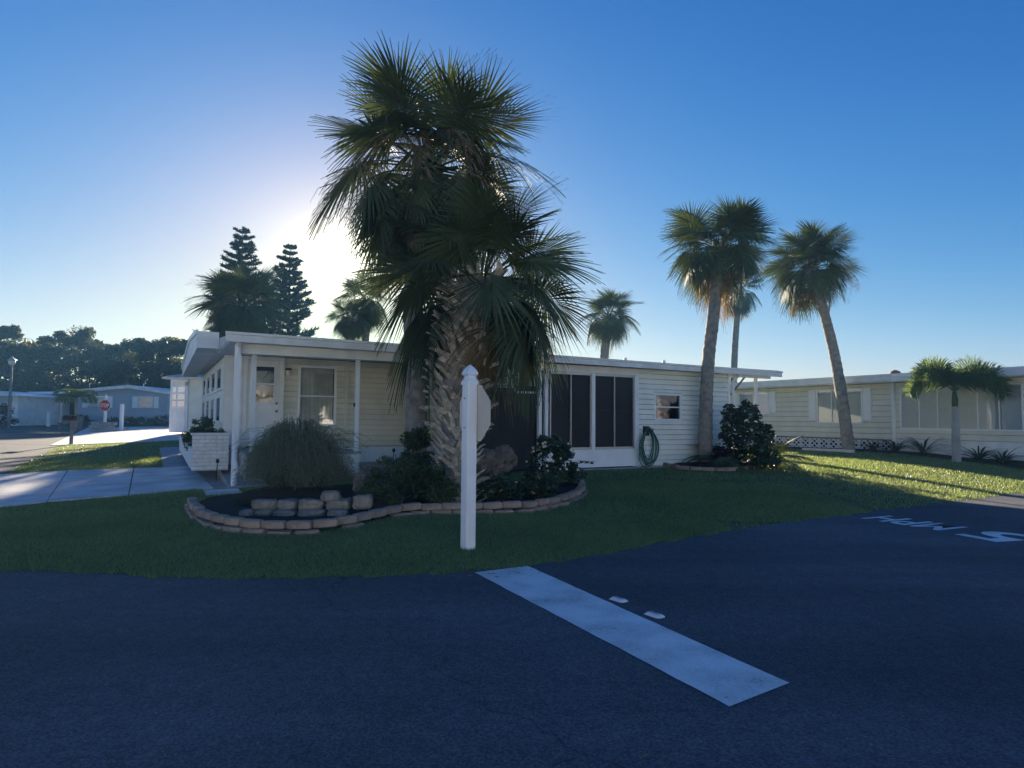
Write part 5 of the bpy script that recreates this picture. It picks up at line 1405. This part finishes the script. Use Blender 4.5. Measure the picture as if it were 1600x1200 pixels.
# ================================================================== LAWN
g = np.random.default_rng(21)
driv_polys = [[(v.x, v.y) for v in (gnd(*q) for q in quad_)] for quad_ in (
    [(-60, 800), (335, 763), (299, 730), (-60, 744)], [(255, 731), (303, 729), (276, 699), (249, 701)], [(333, 764), (374, 762), (362, 730), (300, 730)], [(322, 775), (378, 772), (372, 765), (318, 767)],
    [(76, 697), (288, 688), (290, 665), (135, 668)])]
HC, HS = cos(HA), sin(HA)
def lawn_points(n, x0, x1, y0, y1):
    x = g.uniform(x0, x1, n); y = g.uniform(y0, y1, n)
    rag = .05 * (np.sin(x * 9.1 + y * 3.7) + np.sin(x * 23 - y * 17) * .7 + np.sin(x * 3.1 + 1.3) * .5) + g.normal(0, .018, n)
    ed = edge_dist(x, y); ok = np.where(in_poly(x, y, LOT_POLY), ed, -ed) > -.03 + rag * .7
    px = x / y * FPX + 800
    ok &= (px > -40) & (px < 1640)
    lx = (x - P0.x) * HC + (y - P0.y) * HS; ly = -(x - P0.x) * HS + (y - P0.y) * HC
    ok &= ~((lx > -.55) & (lx < 15) & (ly > -.26) & (ly < 11)) & ~((lx > -1) & (lx < 0.2) & (ly > .9) & (ly < 10.5))
    nx = (x - 13.2) * cos(RA) + (y - 22) * sin(RA); ny = -(x - 13.2) * sin(RA) + (y - 22) * cos(RA)
    ok &= ~((ny > -.95))
    for pl_ in driv_polys + [BED_POLY, sb_poly]: ok &= ~in_poly(x, y, pl_)
    return x[ok], y[ok]
X_, Y_, HT = [], [], []
for (n, x0, x1, y0, y1, h) in ((250000, -8, 3, 5.8, 9.5, .042), (150000, -8, 6, 9.5, 14, .046), (130000, 0, 14, 7, 20, .05), (60000, -14, -4, 11, 20, .05), (60000, 5, 18, 17, 30, .055), (50000, -24, -5, 18, 36, .055)):
    a, b = lawn_points(n, x0, x1, y0, y1); X_.append(a); Y_.append(b); HT.append(np.full(len(a), h))
x = np.concatenate(X_); y = np.concatenate(Y_); h = np.concatenate(HT) * g.uniform(.55, 1.35, len(x))
z = HH(x, y) - .006
far = np.clip(y / 9, 1, 3); az = g.uniform(0, 2*pi, len(x)); lean = g.uniform(.2, 1.1, len(x)) * h
w = .0045 * far * g.uniform(.7, 1.3, len(x))
bx, by = np.cos(az), np.sin(az); la = g.uniform(0, 2*pi, len(x))
V = np.stack([np.stack([x - bx * w, y - by * w, z], 1), np.stack([x + bx * w, y + by * w, z], 1), np.stack([x + np.cos(la) * lean, y + np.sin(la) * lean, z + h], 1)], 1).reshape(-1, 3)
lawn = tag(link('lawn_grass', npmesh('lawn_grass', V, np.arange(len(V)).reshape(-1, 3), 'grass')), 'short coarse grass blades covering the lawn', 'grass', kind='stuff')
print('grass blades', len(x))

# fallen leaf scraps along the kerbless edge of the road and on the asphalt
r = random.Random(77); mb = MB()
for i in range(420):
    k = r.uniform(1, 16); k0 = int(k); a = Vector(LOT[k0]); b = Vector(LOT[k0 + 1]); p = a.lerp(b, k - k0)
    n_ = Vector(((b - a).y, -(b - a).x)).normalized(); 
    if n_.y > 0: n_ = -n_
    p = p + n_ * abs(r.gauss(0, .22 if i % 5 else 1.6)); az = r.uniform(0, 2*pi); s_ = r.uniform(.006, .02) * (1 if i % 9 else 1.8)
    u_ = Vector((cos(az), sin(az), 0)) * s_; v_ = Vector((-sin(az), cos(az), .3)) * s_ * r.uniform(.25, .6); c_ = Vector((p.x, p.y, .012))
    mb.add([c_ - u_, c_ + v_, c_ + u_, c_ - v_ * .8 + Vector((0, 0, .001))], [(0, 1, 2, 3)])
tag(mb.build('leaf_litter', 'dryfrond'), 'scattered dry leaf scraps along the lawn edge of the road', 'leaves', kind='stuff')

# ================================================================== ACROSS THE ROAD, BEHIND THE CAMERA (a sunlit home the window mirrors; the row added close for bounce light)
def street_home(x, y, w, d, rz, wallm, label, seed):
    r = random.Random(seed); root = empty('street_home', (x, y, 0), rz, label, 'house', 'homes across the road')
    # local +y faces the road
    wl_ = MB().box(-w/2, w/2, -d, 0, .0, 3.0).build('wall', wallm, root)
    for i in range(14): MB().prism([(-.01, .5 + i * .17), (.02, .5 + i * .17), (.004, .665 + i * .17), (-.01, .665 + i * .17)], 'x', -w/2, w/2).build('siding_plank', wallm, wl_)
    MB().prism([(-d - .4, 2.95), (.5, 2.95), (.5, 3.1), (-d/2, 3.75), (-d - .4, 3.1)], 'x', -w/2 - .4, w/2 + .4).build('roof', 'roofm', root)
    for k in range(4):
        a = -w/2 + w * (k + .25) / 4; f_ = MB().box(a, a + 1.5, .02, .07, 1.2, 2.4).build('window', 'vinyl', root)
        MB().box(a + .07, a + 1.43, .07, .08, 1.27, 2.33).build('pane', 'dglass', f_)
    MB().box(-.5, .5, .021, .09, .5, 2.55).build('door', 'white', root)
street_home(-13.5, -12.5, 15, 7, radians(12), 'white', 'white home across the road, facing the sun', 1)
street_home(4, -11, 16, 7, radians(3), 'cream', 'cream home across the road, facing the sun', 2)
street_home(22.5, -8.5, 16, 7, radians(-10), 'white', 'white home farther along the road, facing the sun', 3)

street_home(-31, -15, 15, 7, radians(14), 'cream', 'added cream home near the corner across the road, facing the sun', 4)  # unseen end homes, added to widen the bounce light
street_home(41, -2, 16, 7, radians(-20), 'white', 'last white home, added to the row across the road', 5)

# ================================================================== THE EVENING AIR
hz = MB().box(-130, 110, -60, 125, -1.2, 17.0)
hm, hn, hl, hb = nt('haze')
hn.remove(hb); pv_ = hn.new('ShaderNodeVolumePrincipled')
pv_.inputs['Color'].default_value = (0.24, 0.58, 1.0, 1); pv_.inputs['Density'].default_value = HAZE; pv_.inputs['Anisotropy'].default_value = 0.15
hl.new(pv_.outputs[0], hn['Material Output'].inputs['Volume'])
haze = tag(hz.build('haze', hm), 'thin blue evening haze', kind='stuff')
